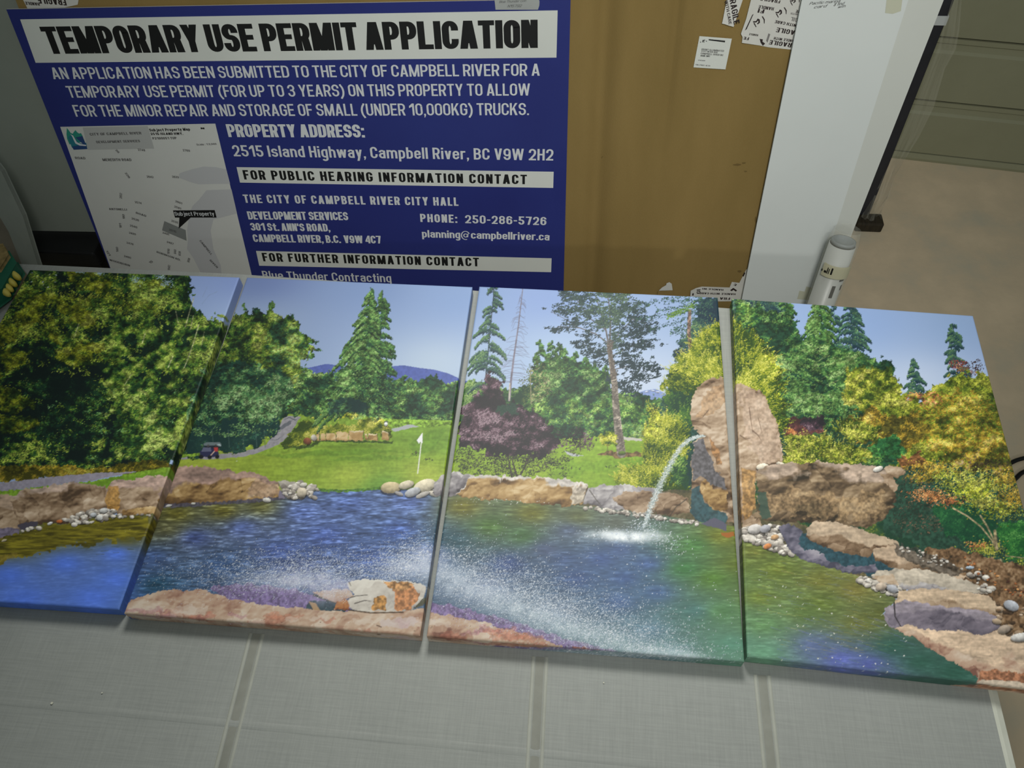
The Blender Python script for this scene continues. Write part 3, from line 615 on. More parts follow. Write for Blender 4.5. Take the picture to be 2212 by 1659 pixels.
    wc = field(s, [(-300, 1220, (100, 100, 30)), (0, 1175, (104, 100, 28)), (100, 1155, (98, 94, 24)), (220, 1140, (96, 92, 26)), (300, 1130, (92, 88, 32)), (270, 1160, (88, 84, 30)), (-200, 1300, (80, 116, 214)), (20, 1240, (80, 116, 214)), (140, 1215, (80, 116, 214)),
                   (250, 1195, (80, 116, 214)), (50, 1290, (80, 116, 214)), (200, 1290, (80, 116, 214)), (250, 1250, (80, 116, 214)),
                   (380, 1110, (104, 100, 36)), (480, 1104, (100, 96, 36)), (560, 1096, (94, 94, 50)), (360, 1140, (92, 92, 60)), (420, 1160, (74, 92, 150)), (520, 1140, (92, 112, 172)), (650, 1110, (92, 114, 176)), (750, 1090, (90, 112, 172)), (880, 1090, (96, 118, 178)),
                   (700, 1160, (82, 104, 170)), (860, 1150, (74, 98, 160)), (600, 1190, (74, 94, 152)), (480, 1220, (66, 94, 138)), (340, 1260, (44, 82, 108)), (330, 1200, (72, 98, 150)), (800, 1210, (76, 98, 154)), (650, 1230, (76, 94, 146)), (920, 1200, (80, 102, 154)),
                   (1000, 1098, (110, 108, 46)), (1150, 1112, (108, 110, 44)), (1060, 1140, (78, 110, 56)), (1130, 1160, (72, 106, 66)), (980, 1170, (58, 88, 98)), (1250, 1118, (104, 112, 78)), (1230, 1150, (84, 98, 122)), (1180, 1190, (82, 96, 126)), (1330, 1130, (102, 110, 100)),
                   (1300, 1210, (76, 98, 146)), (1400, 1220, (78, 102, 148)), (1420, 1280, (80, 106, 146)), (1250, 1250, (72, 94, 138)), (1350, 1250, (76, 100, 146)), (1340, 1190, (82, 102, 142)), (1340, 1300, (84, 108, 148)), (1220, 1210, (74, 94, 132)), (1100, 1220, (66, 86, 132)), (1500, 1180, (78, 124, 70)), (1480, 1230, (70, 122, 72)), (1560, 1160, (112, 118, 46)), (1540, 1250, (86, 124, 54)),
                   (1590, 1220, (100, 118, 52)), (1500, 1320, (84, 124, 120)), (1560, 1320, (94, 138, 92)), (1580, 1390, (98, 148, 126)), (1400, 1360, (104, 134, 152)), (1450, 1410, (112, 146, 152)), (1200, 1320, (110, 128, 152)), (1050, 1270, (96, 114, 148)),
                   (1630, 1190, (104, 112, 50)), (1680, 1230, (98, 112, 46)), (1780, 1250, (112, 116, 56)), (1850, 1270, (122, 118, 62)), (1640, 1290, (108, 126, 56)), (1650, 1350, (100, 140, 92)), (1650, 1410, (104, 152, 122)), (1740, 1320, (96, 120, 66)), (1780, 1300, (100, 118, 54)),
                   (1760, 1390, (96, 112, 152)), (1820, 1420, (94, 106, 178)), (1880, 1430, (90, 102, 172)), (1860, 1340, (108, 114, 58)), (1930, 1390, (52, 92, 80)), (1990, 1420, (52, 94, 80)), (2060, 1440, (50, 92, 78)), (1910, 1320, (92, 100, 52)), (1900, 1450, (80, 100, 120))], 2.3)
    X, Y = GX[s], GY[s]
    amp = np.where(X < 262 + (1320 - Y) * .36, .10, np.where((X < 930), .36, np.where(X < 1612, .18, .26))).astype(np.float32)
    amp = amp * np.clip(1.25 - (Y - 1060) / 420, .45, 1.2)
    st = (N_STRK[s] - .5) * .9 + (N_STRK2[s] - .5) * .9
    put(s, m, wc * (1 + amp * st)[..., None] + ((np.clip(st - .28, 0, 1) * amp * 150)[..., None] * A((1, 1.05, 1.1))))
    # reflections ending in a ragged line on the first canvas
    fill([(-360, 1190), (0, 1158), (60, 1140), (150, 1126), (320, 1112), (318, 1160), (270, 1166), (230, 1166), (200, 1174), (165, 1172), (130, 1184), (80, 1196), (50, 1204), (20, 1206), (0, 1214), (-360, 1260)], (98, 92, 26), jag=7, fine=2, grain=.35, noise=N_STRK)
    fill([(-360, 1240), (0, 1190), (40, 1192), (30, 1208), (0, 1212), (-360, 1260)], (122, 108, 44), jag=6, grain=.2, alpha=.7)
    for i in range(26): x, y = rng.uniform(100, 300), rng.uniform(1160, 1200); line([(x, y), (x + rng.uniform(5, 18), y + rng.uniform(-1, 1))], (70, 80, 60), 1.3, alpha=.55)
    dots(rng.uniform(0, 300, 50), rng.uniform(1128, 1165, 50), (150, 146, 80), (200, 196, 140), .8, .6)
    # long gold glints on the fourth canvas
    for i in range(230):
        x, y = rng.uniform(1625, 1900), rng.uniform(1190, 1420); L = rng.uniform(8, 34)
        if y > 1200 + (x - 1600) * .55 + 150: continue
        c = [(150, 140, 66), (132, 132, 62), (118, 128, 120), (176, 164, 96), (110, 122, 160)][rng.integers(0, 5)]
        line([(x, y), (x + L, y + L * .22)], c, 1.2, .6, alpha=.45)
    for i in range(120):
        x, y = rng.uniform(1660, 1950), rng.uniform(1330, 1450); L = rng.uniform(10, 34)
        line([(x, y), (x + L, y + L * .3)], [(104, 116, 186), (86, 120, 80), (120, 130, 190)][rng.integers(0, 3)], 1.5, .7, alpha=.4)
    q = 70; dots(rng.uniform(1640, 1960, q), rng.uniform(1250, 1445, q), (200, 205, 190), (250, 250, 244), 1.4, .9)
    dots(rng.uniform(1620, 1900, 160), rng.uniform(1220, 1440, 160), (170, 180, 160), (220, 224, 214), .7, .6)

    # ---------------------------------------------------------------- stones at the water
    rock([(-360, 1100), (-120, 1070), (0, 1063), (26, 1068), (46, 1090), (42, 1138), (0, 1160), (-360, 1200)], P_TAN, top=(164, 142, 122), topw=.3, tone=.02)
    rock([(20, 1072), (52, 1054), (90, 1048), (124, 1045), (166, 1041), (202, 1041), (224, 1047), (232, 1060), (226, 1096), (210, 1112), (155, 1126), (78, 1132), (44, 1140), (38, 1110)], P_TAN, top=(168, 148, 134), topw=.28, tone=-.05, shift=(90, 30))
    rock([(228, 1052), (246, 1038), (285, 1033), (360, 1025), (372, 1060), (340, 1104), (260, 1112), (226, 1098)], P_TAN, top=(172, 148, 136), topw=.35, tone=.02, shift=(200, 120))
    fill([(230, 1052), (250, 1050), (258, 1080), (256, 1104), (226, 1096)], (164, 122, 60), jag=4, grain=.25, alpha=.75)
    rock([(268, 1100), (300, 1094), (335, 1094), (335, 1108), (262, 1114)], P_OCHR, tone=.1, jag=2)
    fill([(40, 1128), (80, 1122), (80, 1134), (44, 1142)], (70, 66, 78), jag=3); fill([(-60, 1160), (0, 1136), (42, 1138), (40, 1150), (0, 1158), (-60, 1180)], (112, 104, 124), jag=3, grain=.15)
    pebbles([(140, 1120), (200, 1098), (240, 1100), (262, 1112), (220, 1124), (160, 1132)], 60, 3, 8, P_PEBB); stone(223, 1101, 9, .6, (188, 188, 186)); stone(201, 1110, 7, .7, (172, 176, 180)); stone(128, 1124, 7, .5, (168, 96, 50)); stone(214, 1116, 7, .9, (200, 200, 196))
    pebbles([(40, 1142), (80, 1134), (85, 1138), (50, 1146)], 8, 3, 7, P_PEBB); pebbles([(240, 1112), (325, 1106), (325, 1114), (250, 1118)], 16, 2, 5, P_PEBB); stone(108, 1128, 6, .5, (200, 200, 200)); stone(10, 1164, 6, .4, (176, 166, 140))
    # second canvas boulder
    rock([(340, 1075), (366, 1030), (380, 1010), (415, 1007), (464, 1015), (500, 1019), (537, 1023), (573, 1033), (597, 1046), (604, 1062), (608, 1077), (567, 1080), (481, 1087), (356, 1093), (340, 1094)], P_OCHR, top=(160, 134, 122), topw=.42, tone=.02, k=8, shift=(40, 260), cracks=.8)
    fill([(545, 1040), (585, 1044), (604, 1070), (560, 1076), (530, 1070)], (160, 134, 114), jag=5, grain=.2, alpha=.7)
    fill([(350, 1088), (420, 1086), (481, 1084), (567, 1077), (608, 1074), (612, 1080), (560, 1086), (420, 1094), (350, 1097)], (78, 76, 92), fine=1.5, grain=.2, alpha=.85)
    fill([(600, 1060), (616, 1074), (612, 1080), (598, 1078)], (122, 116, 134), fine=1)
    rock([(597, 1044), (612, 1039), (634, 1044), (640, 1056), (624, 1062), (604, 1056)], P_PEBB, tone=.15, jag=2, k=5)
    pebbles([(606, 1060), (640, 1044), (672, 1048), (688, 1066), (680, 1078), (640, 1080), (616, 1076)], 85, 3, 7.5, P_PEBB); stone(648, 1066, 11, .95, (196, 186, 166)); stone(652, 1050, 8, .6, (200, 196, 188)); stone(573, 1082, 9, .55, (200, 198, 192)); stone(416, 1088, 5, .5, (190, 190, 184)); stone(364, 1092, 7, .35, (180, 180, 176))
    fill([(684, 1058), (750, 1062), (832, 1055), (832, 1060), (760, 1067), (686, 1065)], (84, 124, 52), fine=1.5, grain=.2)
    for q in ((842, 1058, 22, .58, (188, 174, 140)), (876, 1052, 17, .5, (198, 190, 168)), (916, 1055, 25, .55, (204, 196, 172)), (890, 1068, 18, .5, (170, 172, 176)), (936, 1072, 12, .45, (190, 184, 172)), (860, 1071, 10, .4, (150, 148, 150)), (912, 1074, 16, .32, (176, 172, 166))): stone(*q)
    # third canvas stone wall
    rock([(936, 1050), (952, 1034), (974, 1022), (1010, 1026), (1040, 1040), (1020, 1062), (980, 1076), (936, 1078)], P_GREY, tone=.1, jag=3, k=5)
    rock([(980, 1074), (1020, 1034), (1061, 1029), (1168, 1033), (1262, 1043), (1272, 1056), (1262, 1085), (1232, 1098), (1134, 1090), (1060, 1082)], P_OCHR, top=(196, 190, 184), topw=.16, tone=.08, k=7, shift=(150, 400))
    fill([(1240, 1050), (1268, 1050), (1264, 1082), (1236, 1096)], (186, 180, 170), jag=4, grain=.2, alpha=.8)
    rock([(1270, 1056), (1310, 1050), (1352, 1050), (1422, 1058), (1430, 1080), (1400, 1106), (1330, 1104), (1290, 1096), (1262, 1088)], P_GREY, tone=.18, jag=3, k=6, shift=(20, 500))
    rock([(1325, 1078), (1360, 1064), (1418, 1068), (1424, 1100), (1404, 1114), (1350, 1104)], P_TAN, tone=.08, jag=4, k=6, shift=(60, 40))
    rock([(1418, 1062), (1450, 1066), (1489, 1078), (1496, 1108), (1450, 1118), (1420, 1112)], P_TAN, tone=-.1, jag=3, k=6, top=(190, 182, 176), topw=.18)
    for a in ([(1276, 1062), (1290, 1082), (1300, 1094)], [(1272, 1056), (1262, 1085)], [(1486, 1080), (1462, 1098), (1448, 1120)]): line(a, (66, 62, 54), 2.2, 1.2, alpha=.8)
    pebbles([(1235, 1096), (1300, 1100), (1370, 1108), (1420, 1116), (1510, 1128), (1512, 1136), (1420, 1124), (1300, 1108)], 90, 2.5, 6, P_PEBB)
    dots(rng.uniform(985, 1190, 40), 1084 + rng.normal(0, 2, 40) + np.linspace(-4, 10, 40), (200, 200, 190), (240, 240, 234), 1.0)
    # the standing stone, over both canvases
    rock([(1497, 1000), (1500, 960), (1518, 948), (1498, 918), (1494, 896), (1500, 862), (1508, 838), (1520, 828), (1538, 819), (1566, 818), (1594, 825), (1626, 838), (1650, 848), (1666, 882), (1683, 920), (1691, 970), (1693, 1000), (1650, 1014), (1634, 1030), (1632, 1080), (1626, 1120),
          (1606, 1130), (1560, 1130), (1520, 1120), (1498, 1110)], P_TAN, tone=.1, k=8, jag=3, shift=(300, 700), under=.3)
    fill([(1600, 832), (1648, 852), (1680, 920), (1690, 990), (1650, 1008), (1616, 960), (1606, 900)], (190, 168, 150), jag=8, grain=.14, alpha=.55)
    fill([(1520, 860), (1560, 830), (1568, 870), (1540, 900), (1510, 905)], (166, 132, 96), jag=6, grain=.2, alpha=.55)
    fill([(1600, 1012), (1634, 1016), (1630, 1120), (1606, 1126)], (160, 122, 70), jag=4, grain=.3, alpha=.7)
    fill([(1498, 962), (1522, 950), (1534, 985), (1546, 1010), (1566, 1040), (1568, 1060), (1540, 1052), (1516, 1030), (1500, 1040)], (92, 92, 98), jag=4, grain=.2, alpha=.9)
    fill([(1538, 950), (1556, 975), (1564, 1010), (1552, 1006), (1540, 980)], (150, 110, 70), jag=3, grain=.3, alpha=.8)
    rock([(1514, 1044), (1524, 1036), (1534, 1044), (1540, 1060), (1572, 1062), (1574, 1104), (1540, 1108), (1528, 1090), (1520, 1070)], P_OCHR, tone=-.05, jag=3, k=8, cracks=.7)
    fill([(1498, 1060), (1514, 1050), (1526, 1094), (1570, 1110), (1570, 1140), (1510, 1130), (1496, 1110)], (52, 84, 92), jag=4, grain=.15, alpha=.9)
    fill([(1516, 1134), (1545, 1120), (1572, 1134), (1570, 1148)], (92, 92, 108), jag=2); fill([(1556, 1152), (1586, 1150), (1588, 1162), (1560, 1160)], (160, 100, 46), jag=2)
    for a, w in (([(1620, 880), (1624, 910), (1628, 935)], 2.6), ([(1628, 930), (1640, 940), (1646, 950)], 3), ([(1600, 940), (1612, 948), (1622, 946)], 3.2), ([(1534, 888), (1520, 905), (1500, 912)], 2), ([(1640, 902), (1648, 935)], 1.4)): line(a, (96, 76, 62), w, 1, alpha=.7)
    stone(1649, 1008, 14, .5, (208, 200, 182)); stone(1690, 1003, 11, .45, (206, 198, 180))
    # dark boulder of the fourth canvas
    rock([(1634, 1018), (1665, 1006), (1718, 1001), (1771, 995), (1837, 1000), (1890, 1008), (1927, 1022), (1943, 1044), (1938, 1080), (1912, 1120), (1878, 1136), (1811, 1130), (1745, 1127), (1665, 1130), (1638, 1112)], P_BRWN, top=(166, 148, 132), topw=.13, tone=.02, k=9, shift=(120, 880), cracks=.5)
    fill([(1660, 1060), (1740, 1050), (1830, 1070), (1900, 1060), (1936, 1070), (1905, 1118), (1800, 1120), (1680, 1110)], (160, 134, 98), jag=12, grain=.35, alpha=.45)
    rock([(1905, 1020), (1930, 1026), (1944, 1046), (1938, 1060), (1916, 1040)], P_TAN, tone=.1, jag=2); fill([(1636, 1060), (1660, 1064), (1672, 1120), (1640, 1116)], (54, 80, 70), jag=5, alpha=.8)
    stone(1900, 1011, 11, .5, (206, 204, 196)); rock([(1912, 1012), (1925, 1004), (1950, 1008), (1960, 1020), (1940, 1030), (1920, 1024)], P_TAN, tone=.15, jag=2, k=5)
    # right bank: pebbles, liner and slabs
    fill([(1700, 1150), (1760, 1150), (1890, 1190), (1960, 1230), (1890, 1244), (1800, 1212), (1720, 1190)], (46, 76, 86), jag=4, grain=.15)
    rock([(1606, 1124), (1625, 1112), (1640, 1118), (1648, 1136), (1606, 1140)], P_TAN, tone=.1, jag=2); rock([(1626, 1112), (1640, 1106), (1648, 1118), (1636, 1122)], P_BRWN, tone=.1, jag=1.5)
    pebbles([(1608, 1140), (1690, 1132), (1700, 1170), (1720, 1200), (1690, 1196), (1640, 1180), (1608, 1168)], 120, 3.5, 9, P_PEBB); stone(1632, 1143, 16, .62, (192, 188, 184)); stone(1655, 1142, 12, .7, (158, 158, 164)); stone(1660, 1180, 9, .6, (196, 130, 80)); stone(1676, 1160, 9, .6, (186, 150, 110))
    rock([(1682, 1142), (1700, 1130), (1720, 1136), (1736, 1146), (1730, 1176), (1740, 1186), (1768, 1184), (1790, 1206), (1830, 1222), (1880, 1220), (1890, 1212), (1900, 1232), (1850, 1238), (1790, 1224), (1740, 1210), (1712, 1194), (1698, 1168)], [(70, 70, 84), (98, 96, 112), (130, 126, 140), (160, 156, 166)], tone=.05, jag=3, k=9, cracks=.3)
    rock([(1744, 1140), (1764, 1124), (1811, 1126), (1880, 1144), (1942, 1166), (1946, 1176), (1892, 1184), (1880, 1202), (1828, 1194), (1780, 1178), (1746, 1160)], P_TAN, top=(186, 166, 142), topw=.62, tone=-.12, k=4, jag=2.5, shift=(330, 1000))
    rock([(1890, 1184), (1944, 1172), (2000, 1200), (2090, 1240), (2060, 1250), (1990, 1228), (1944, 1230), (1930, 1222), (1894, 1206)], P_TAN, top=(186, 164, 140), topw=.7, tone=-.1, k=4, jag=3)
    fill([(1930, 1170), (1990, 1180), (2050, 1210), (2090, 1230), (2060, 1240), (1980, 1212), (1944, 1196)], (64, 62, 58), jag=6, grain=.4, alpha=.65)
    rock([(1884, 1240), (1900, 1228), (1944, 1224), (1990, 1222), (2060, 1238), (2110, 1254), (2132, 1272), (2060, 1276), (1960, 1268), (1900, 1256)], P_GREY, top=(188, 178, 162), topw=.75, tone=.0, k=4, jag=3)
    rock([(1884, 1242), (1930, 1234), (1946, 1258), (1910, 1256)], P_TAN, tone=.15, jag=2, k=5)
    pebbles([(1850, 1236), (1900, 1252), (1945, 1262), (1950, 1284), (1910, 1276), (1862, 1256)], 60, 3, 8, P_PEBB); stone(1930, 1266, 13, .6, (170, 172, 178)); stone(1906, 1262, 12, .7, (180, 166, 150))
    rock([(1930, 1300), (1946, 1272), (1990, 1264), (2060, 1266), (2130, 1276), (2160, 1300), (2160, 1316), (2060, 1312), (1960, 1304)], P_TAN, top=(196, 174, 148), topw=.72, tone=.06, k=4, jag=3, shift=(60, 1200))
    rock([(1910, 1330), (1916, 1308), (1938, 1296), (1960, 1290), (2040, 1300), (2120, 1308), (2158, 1326), (2154, 1346), (2120, 1362), (2040, 1356), (1960, 1352), (1926, 1350)], [(70, 66, 78), (104, 98, 110), (134, 126, 138), (158, 150, 158)], tone=.08, k=4, jag=2.5, top=(146, 138, 148), topw=.4, under=.1)
    line([(1934, 1296), (1936, 1325), (1948, 1346)], (58, 54, 58), 3.5, 2)
    rock([(1936, 1352), (1960, 1342), (2000, 1352), (2060, 1350), (2120, 1360), (2150, 1350), (2330, 1390), (2330, 1500), (2108, 1470), (2112, 1452), (2060, 1420), (2010, 1392), (1980, 1372)], P_PINK, top=(206, 182, 156), topw=.5, tone=.12, k=5, jag=3, shift=(220, 300))
    fill([(2112, 1436), (2150, 1432), (2180, 1434), (2330, 1448), (2330, 1470), (2200, 1456), (2114, 1454)], (160, 112, 84), jag=3, grain=.25)
    fill([(2106, 1462), (2120, 1454), (2200, 1456), (2330, 1470), (2330, 1510), (2106, 1510)], (206, 190, 170), jag=1.5, grain=.08)
    pebbles([(2150, 1290), (2212, 1270), (2330, 1300), (2330, 1380), (2170, 1360), (2150, 1330)], 60, 4, 9, P_TAN); stone(2180, 1296, 16, .65, (170, 174, 182)); stone(2200, 1362, 22, .4, (200, 198, 194)); stone(2150, 1330, 10, .6, (176, 156, 132)); stone(2165, 1346, 14, .6, (164, 150, 136))
    pebbles([(2090, 1232), (2130, 1225), (2150, 1270), (2110, 1264)], 26, 3, 8, P_PEBB); pebbles([(1920, 1170), (2020, 1190), (2080, 1222), (2000, 1210)], 40, 1.5, 4, P_PEBB)
    pebbles([(2060, 1185), (2212, 1260), (2212, 1290), (2120, 1240)], 50, 1.5, 3.5, P_RUST); stone(2094, 1218, 9, .35, (170, 186, 200))

    # ---------------------------------------------------------------- front ledge, white stone and spray
    fill([(452, 1266), (500, 1260), (570, 1266), (640, 1276), (700, 1300), (760, 1308), (760, 1330), (640, 1326), (540, 1306), (480, 1290)], (124, 110, 152), jag=4, grain=.2)
    fill([(915, 1300), (990, 1316), (1060, 1332), (1110, 1346), (1180, 1366), (1240, 1384), (1330, 1406), (1400, 1418), (1390, 1426), (1230, 1404), (1100, 1372), (980, 1336), (920, 1328)], (124, 108, 148), jag=4, grain=.2)
    rock([(268, 1306), (285, 1294), (320, 1284), (352, 1274), (384, 1271), (440, 1273), (478, 1286), (520, 1298), (560, 1306), (620, 1312), (680, 1320), (760, 1324), (905, 1322), (925, 1320), (940, 1330), (990, 1336), (1060, 1352), (1150, 1376), (1214, 1397), (1260, 1420), (1260, 1470), (268, 1420)],
         P_PINK, tone=.12, k=6, jag=3, shift=(400, 90), cracks=.35, under=0.)
    for i in range(26):
        x = rng.uniform(280, 1150); y = 1310 + (x - 280) * .075 + rng.uniform(-8, 26)
        fill(oval(x, y, rng.uniform(14, 44), rng.uniform(4, 11)), [(186, 122, 98), (178, 112, 92), (170, 120, 130)][rng.integers(0, 3)], jag=6, grain=.15, alpha=.45)
    for i in range(12):
        x = rng.uniform(300, 1000); y = 1305 + (x - 280) * .075 + rng.uniform(-4, 20); fill(oval(x, y, rng.uniform(14, 30), rng.uniform(3, 8)), (216, 202, 188), jag=5, alpha=.5)
    fill(oval(860, 1352, 40, 12), (206, 194, 194), jag=6, alpha=.6)
    dots(rng.uniform(300, 1100, 60), 1310 + rng.uniform(0, 60, 60) + np.linspace(0, 40, 60), (90, 66, 52), (120, 90, 74), 1.0, .8); line([(812, 1356), (822, 1360)], (80, 60, 50), 2)
    fill([(1240, 1396), (1330, 1410), (1400, 1420), (1400, 1470), (1240, 1460)], (142, 92, 84), jag=2, grain=.2)
    # the white stone with rust
    fill([(656, 1318), (666, 1300), (700, 1303), (726, 1302), (748, 1316), (742, 1326), (690, 1322)], (58, 76, 84), jag=2, grain=.15); fill([(664, 1302), (674, 1320), (690, 1322), (680, 1306)], (176, 146, 108), jag=1)
    rock([(672, 1283), (700, 1278), (750, 1277), (762, 1292), (742, 1300), (720, 1305), (700, 1298)], P_PINK, tone=.22, k=4, jag=1.5); line([(676, 1288), (704, 1300), (722, 1306)], (70, 74, 60), 4, 2)
    rock([(718, 1322), (724, 1304), (742, 1298), (754, 1306), (752, 1322)], P_RUST, tone=.12, jag=2, k=5)
    rock([(750, 1262), (770, 1257), (800, 1256), (826, 1260), (880, 1261), (906, 1266), (921, 1276), (916, 1298), (902, 1312), (886, 1324), (860, 1328), (810, 1327), (776, 1326), (754, 1318), (750, 1302), (762, 1288), (752, 1276)], [(120, 114, 110), (170, 164, 156), (206, 200, 190), (224, 220, 210)], tone=.2, k=3.5, jag=2, under=.2)
    fill([(806, 1294), (822, 1290), (834, 1296), (832, 1326), (804, 1324)], (172, 122, 62), jag=4, grain=.3, alpha=.85); fill([(846, 1284), (870, 1272), (892, 1276), (906, 1286), (900, 1306), (884, 1322), (860, 1326), (850, 1316)], (184, 122, 76), jag=5, grain=.25, alpha=.85)
    fill([(830, 1264), (870, 1262), (896, 1268), (888, 1280), (850, 1284)], (178, 136, 92), jag=4, grain=.3)
    for a in ([(752, 1262), (756, 1270)], [(764, 1308), (785, 1302), (800, 1304)], [(752, 1296), (766, 1292), (792, 1290)]): line(a, (70, 64, 60), 2, 1)
    line([(752, 1322), (800, 1329), (870, 1329)], (72, 58, 44), 2.5); fill([(890, 1322), (918, 1296), (924, 1300), (912, 1316)], (88, 88, 72), jag=1.5)
    # haze of the spray
    def haze(cx, cy, rx, ry, col, a, rot=0.):
        s = window([(cx - rx * 2.4, cy - (ry + abs(rot) * rx) * 2.4), (cx + rx * 2.4, cy + (ry + abs(rot) * rx) * 2.4)]); X, Y = GX[s] - cx, GY[s] - cy; Y = Y - X * rot
        al = a * np.exp(-(X / rx) ** 2 - (Y / ry) ** 2) * (.65 + .7 * N_SML[s]); v = img[s]; v[:] = v * (1 - al[..., None]) + A(col) * al[..., None]
    keep = img[PY0 * 0 + 1252 - PY0:1332 - PY0, 745 - PX0:926 - PX0].copy()
    for h in ((650, 1256, 80, 20, (214, 214, 232), .72), (720, 1270, 60, 16, (204, 200, 226), .55), (560, 1256, 60, 14, (180, 186, 210), .3), (880, 1232, 60, 22, (202, 206, 226), .6), (925, 1212, 40, 26, (198, 206, 226), .5), (700, 1300, 60, 14, (190, 184, 214), .35)): haze(*h)
    for h in ((980, 1262, 80, 34, (200, 210, 224), .58, .25), (1080, 1300, 110, 30, (196, 208, 220), .58, .32), (1190, 1345, 110, 26, (190, 206, 212), .5, .30), (1310, 1380, 110, 22, (186, 206, 210), .45, .24), (1420, 1410, 90, 14, (206, 222, 224), .5, .1), (1490, 1418, 40, 10, (214, 228, 228), .5, .05)): haze(*h)
    def spray(n, cx, cy, sx, sy, rot, size, lo=(170, 186, 206), hi=(248, 250, 252), al=.85, xlim=None):
        x = rng.normal(cx, sx, n); y = cy + (x - cx) * rot + rng.normal(0, sy, n)
        if xlim: k = (x > xlim[0]) & (x < xlim[1]); x, y = x[k], y[k]
        dots(x, y, lo, hi, size, al)
    spray(5200, 680, 1238, 130, 26, -.02, .7, xlim=(300, 925)); spray(1500, 640, 1240, 110, 22, 0, 1.0, xlim=(330, 925)); spray(2600, 880, 1220, 45, 28, -.25, .7, xlim=(760, 926)); spray(900, 880, 1222, 45, 26, -.25, 1.0, xlim=(760, 926)); spray(900, 700, 1270, 70, 14, .1, .7)
    spray(500, 480, 1240, 110, 24, 0, .8, xlim=(290, 700)); spray(260, 560, 1180, 200, 26, .02, .7, (130, 150, 196), (200, 214, 236), .7, xlim=(330, 940))
    img[1252 - PY0:1332 - PY0, 745 - PX0:926 - PX0] = np.where((inside([(750, 1262), (770, 1257), (800, 1256), (826, 1260), (880, 1261), (906, 1266), (921, 1276), (916, 1298), (902, 1312), (886, 1324), (860, 1328), (810, 1327), (776, 1326), (754, 1318), (750, 1302), (762, 1288), (752, 1276)],
        GX[1252 - PY0:1332 - PY0, 745 - PX0:926 - PX0], GY[1252 - PY0:1332 - PY0, 745 - PX0:926 - PX0]))[..., None], keep, img[1252 - PY0:1332 - PY0, 745 - PX0:926 - PX0])
    for (n, cx, cy, sx, sy, rot, sz) in ((8000, 1130, 1288, 170, 34, .30, .7), (3600, 1110, 1284, 160, 36, .3, 1.0), (3200, 1300, 1368, 110, 24, .25, .7), (1600, 1300, 1368, 120, 24, .25, 1.0), (900, 1430, 1408, 60, 12, .08, .8), (900, 1010, 1240, 50, 30, .2, .8), (500, 1200, 1270, 170, 60, .3, .8)):
        spray(n, cx, cy, sx, sy, rot, sz, xlim=(925, 1606))
    for (n, cx, cy, sx, sy, rot, sz) in ((900, 1100, 1300, 150, 26, .3, .8), (600, 1280, 1366, 100, 20, .26, .8)): spray(n, cx, cy, sx, sy, rot, sz, (70, 90, 112), (96, 116, 136), .6, xlim=(930, 1600))
    spray(260, 1450, 1330, 90, 60, .2, 1.0, xlim=(1200, 1604)); spray(120, 1250, 1180, 160, 30, .1, .8, xlim=(960, 1600))
    spray(300, 1000, 1340, 60, 12, .28, .7, (176, 166, 200), (220, 216, 236), .7)
    # falling water and its splash
    arc = [(1524, 945), (1508, 946), (1492, 953), (1474, 969), (1460, 990), (1448, 1012), (1436, 1036), (1424, 1062), (1416, 1082), (1408, 1100), (1402, 1118), (1394, 1142)]
    ax, ay = np.array(arc).T; T = np.linspace(0, 1, len(arc)); n = 3400; t = rng.random(n); w = np.interp(t, [0, .25, .6, .8, 1], [4, 7, 9, 8, 5])
    x, y = np.interp(t, T, ax) + rng.normal(0, .42, n) * w, np.interp(t, T, ay) + rng.normal(0, .42, n) * w * .6
    b = rng.random(n); stamp(x, y, ramp([(96, 116, 116), (148, 164, 166), (206, 216, 216), (246, 248, 246)], b), 1.0, order=rng.random(n), alpha=.8)
    haze(1360, 1162, 66, 11, (238, 244, 246), .95); haze(1320, 1156, 44, 7, (232, 240, 244), .8); haze(1400, 1160, 30, 10, (232, 240, 240), .7)
    spray(420, 1370, 1160, 52, 9, .04, 1.0); spray(200, 1400, 1140, 22, 12, 0, 1.0); spray(120, 1440, 1178, 24, 10, .4, 1.0); spray(80, 1310, 1160, 60, 14, 0, .8)
    # ---------------------------------------------------------------- small things on the green
    line([(911, 940), (906, 985), (901, 1027)], (226, 226, 222), 2.2, grain=0); fill([(911, 939), (912, 962), (906, 958), (904, 963), (899, 955)], (232, 234, 236))
    line([(888, 1024), (896, 1024)], (110, 124, 60), 1.6); dots(np.array([508.]), np.array([997.]), (230, 232, 230), (230, 232, 230), 1.0)
    fill([(437, 960), (442, 957), (472, 957), (475, 961), (470, 964), (438, 964)], (104, 118, 122)); fill([(440, 964), (470, 964), (470, 975), (440, 974)], (34, 40, 52)); fill([(428, 976), (440, 968), (458, 970), (468, 974), (470, 988), (430, 988)], (42, 44, 78), fine=.8)
    fill([(436, 968), (452, 967), (454, 977), (432, 977)], (92, 96, 122)); stone(447, 964, 3, 1, (70, 70, 74)); stone(463, 965, 3, 1.1, (64, 60, 60)); fill([(459, 968), (467, 967), (468, 976), (460, 977)], (176, 60, 58)); line([(460, 976), (453, 984), (451, 990)], (206, 176, 160), 2.4)
    for q in ((432, 987), (450, 988), (466, 987)): stone(q[0], q[1], 4.5, .9, (26, 28, 34))
    stone(470, 963, 5, .5, (150, 168, 172))

paint_picture()
PICT = np.clip(img, 0, 255) / 255.
PICT = np.where(PICT <= .04045, PICT / 12.92, ((PICT + .055) / 1.055) ** 2.4).astype(np.float32)

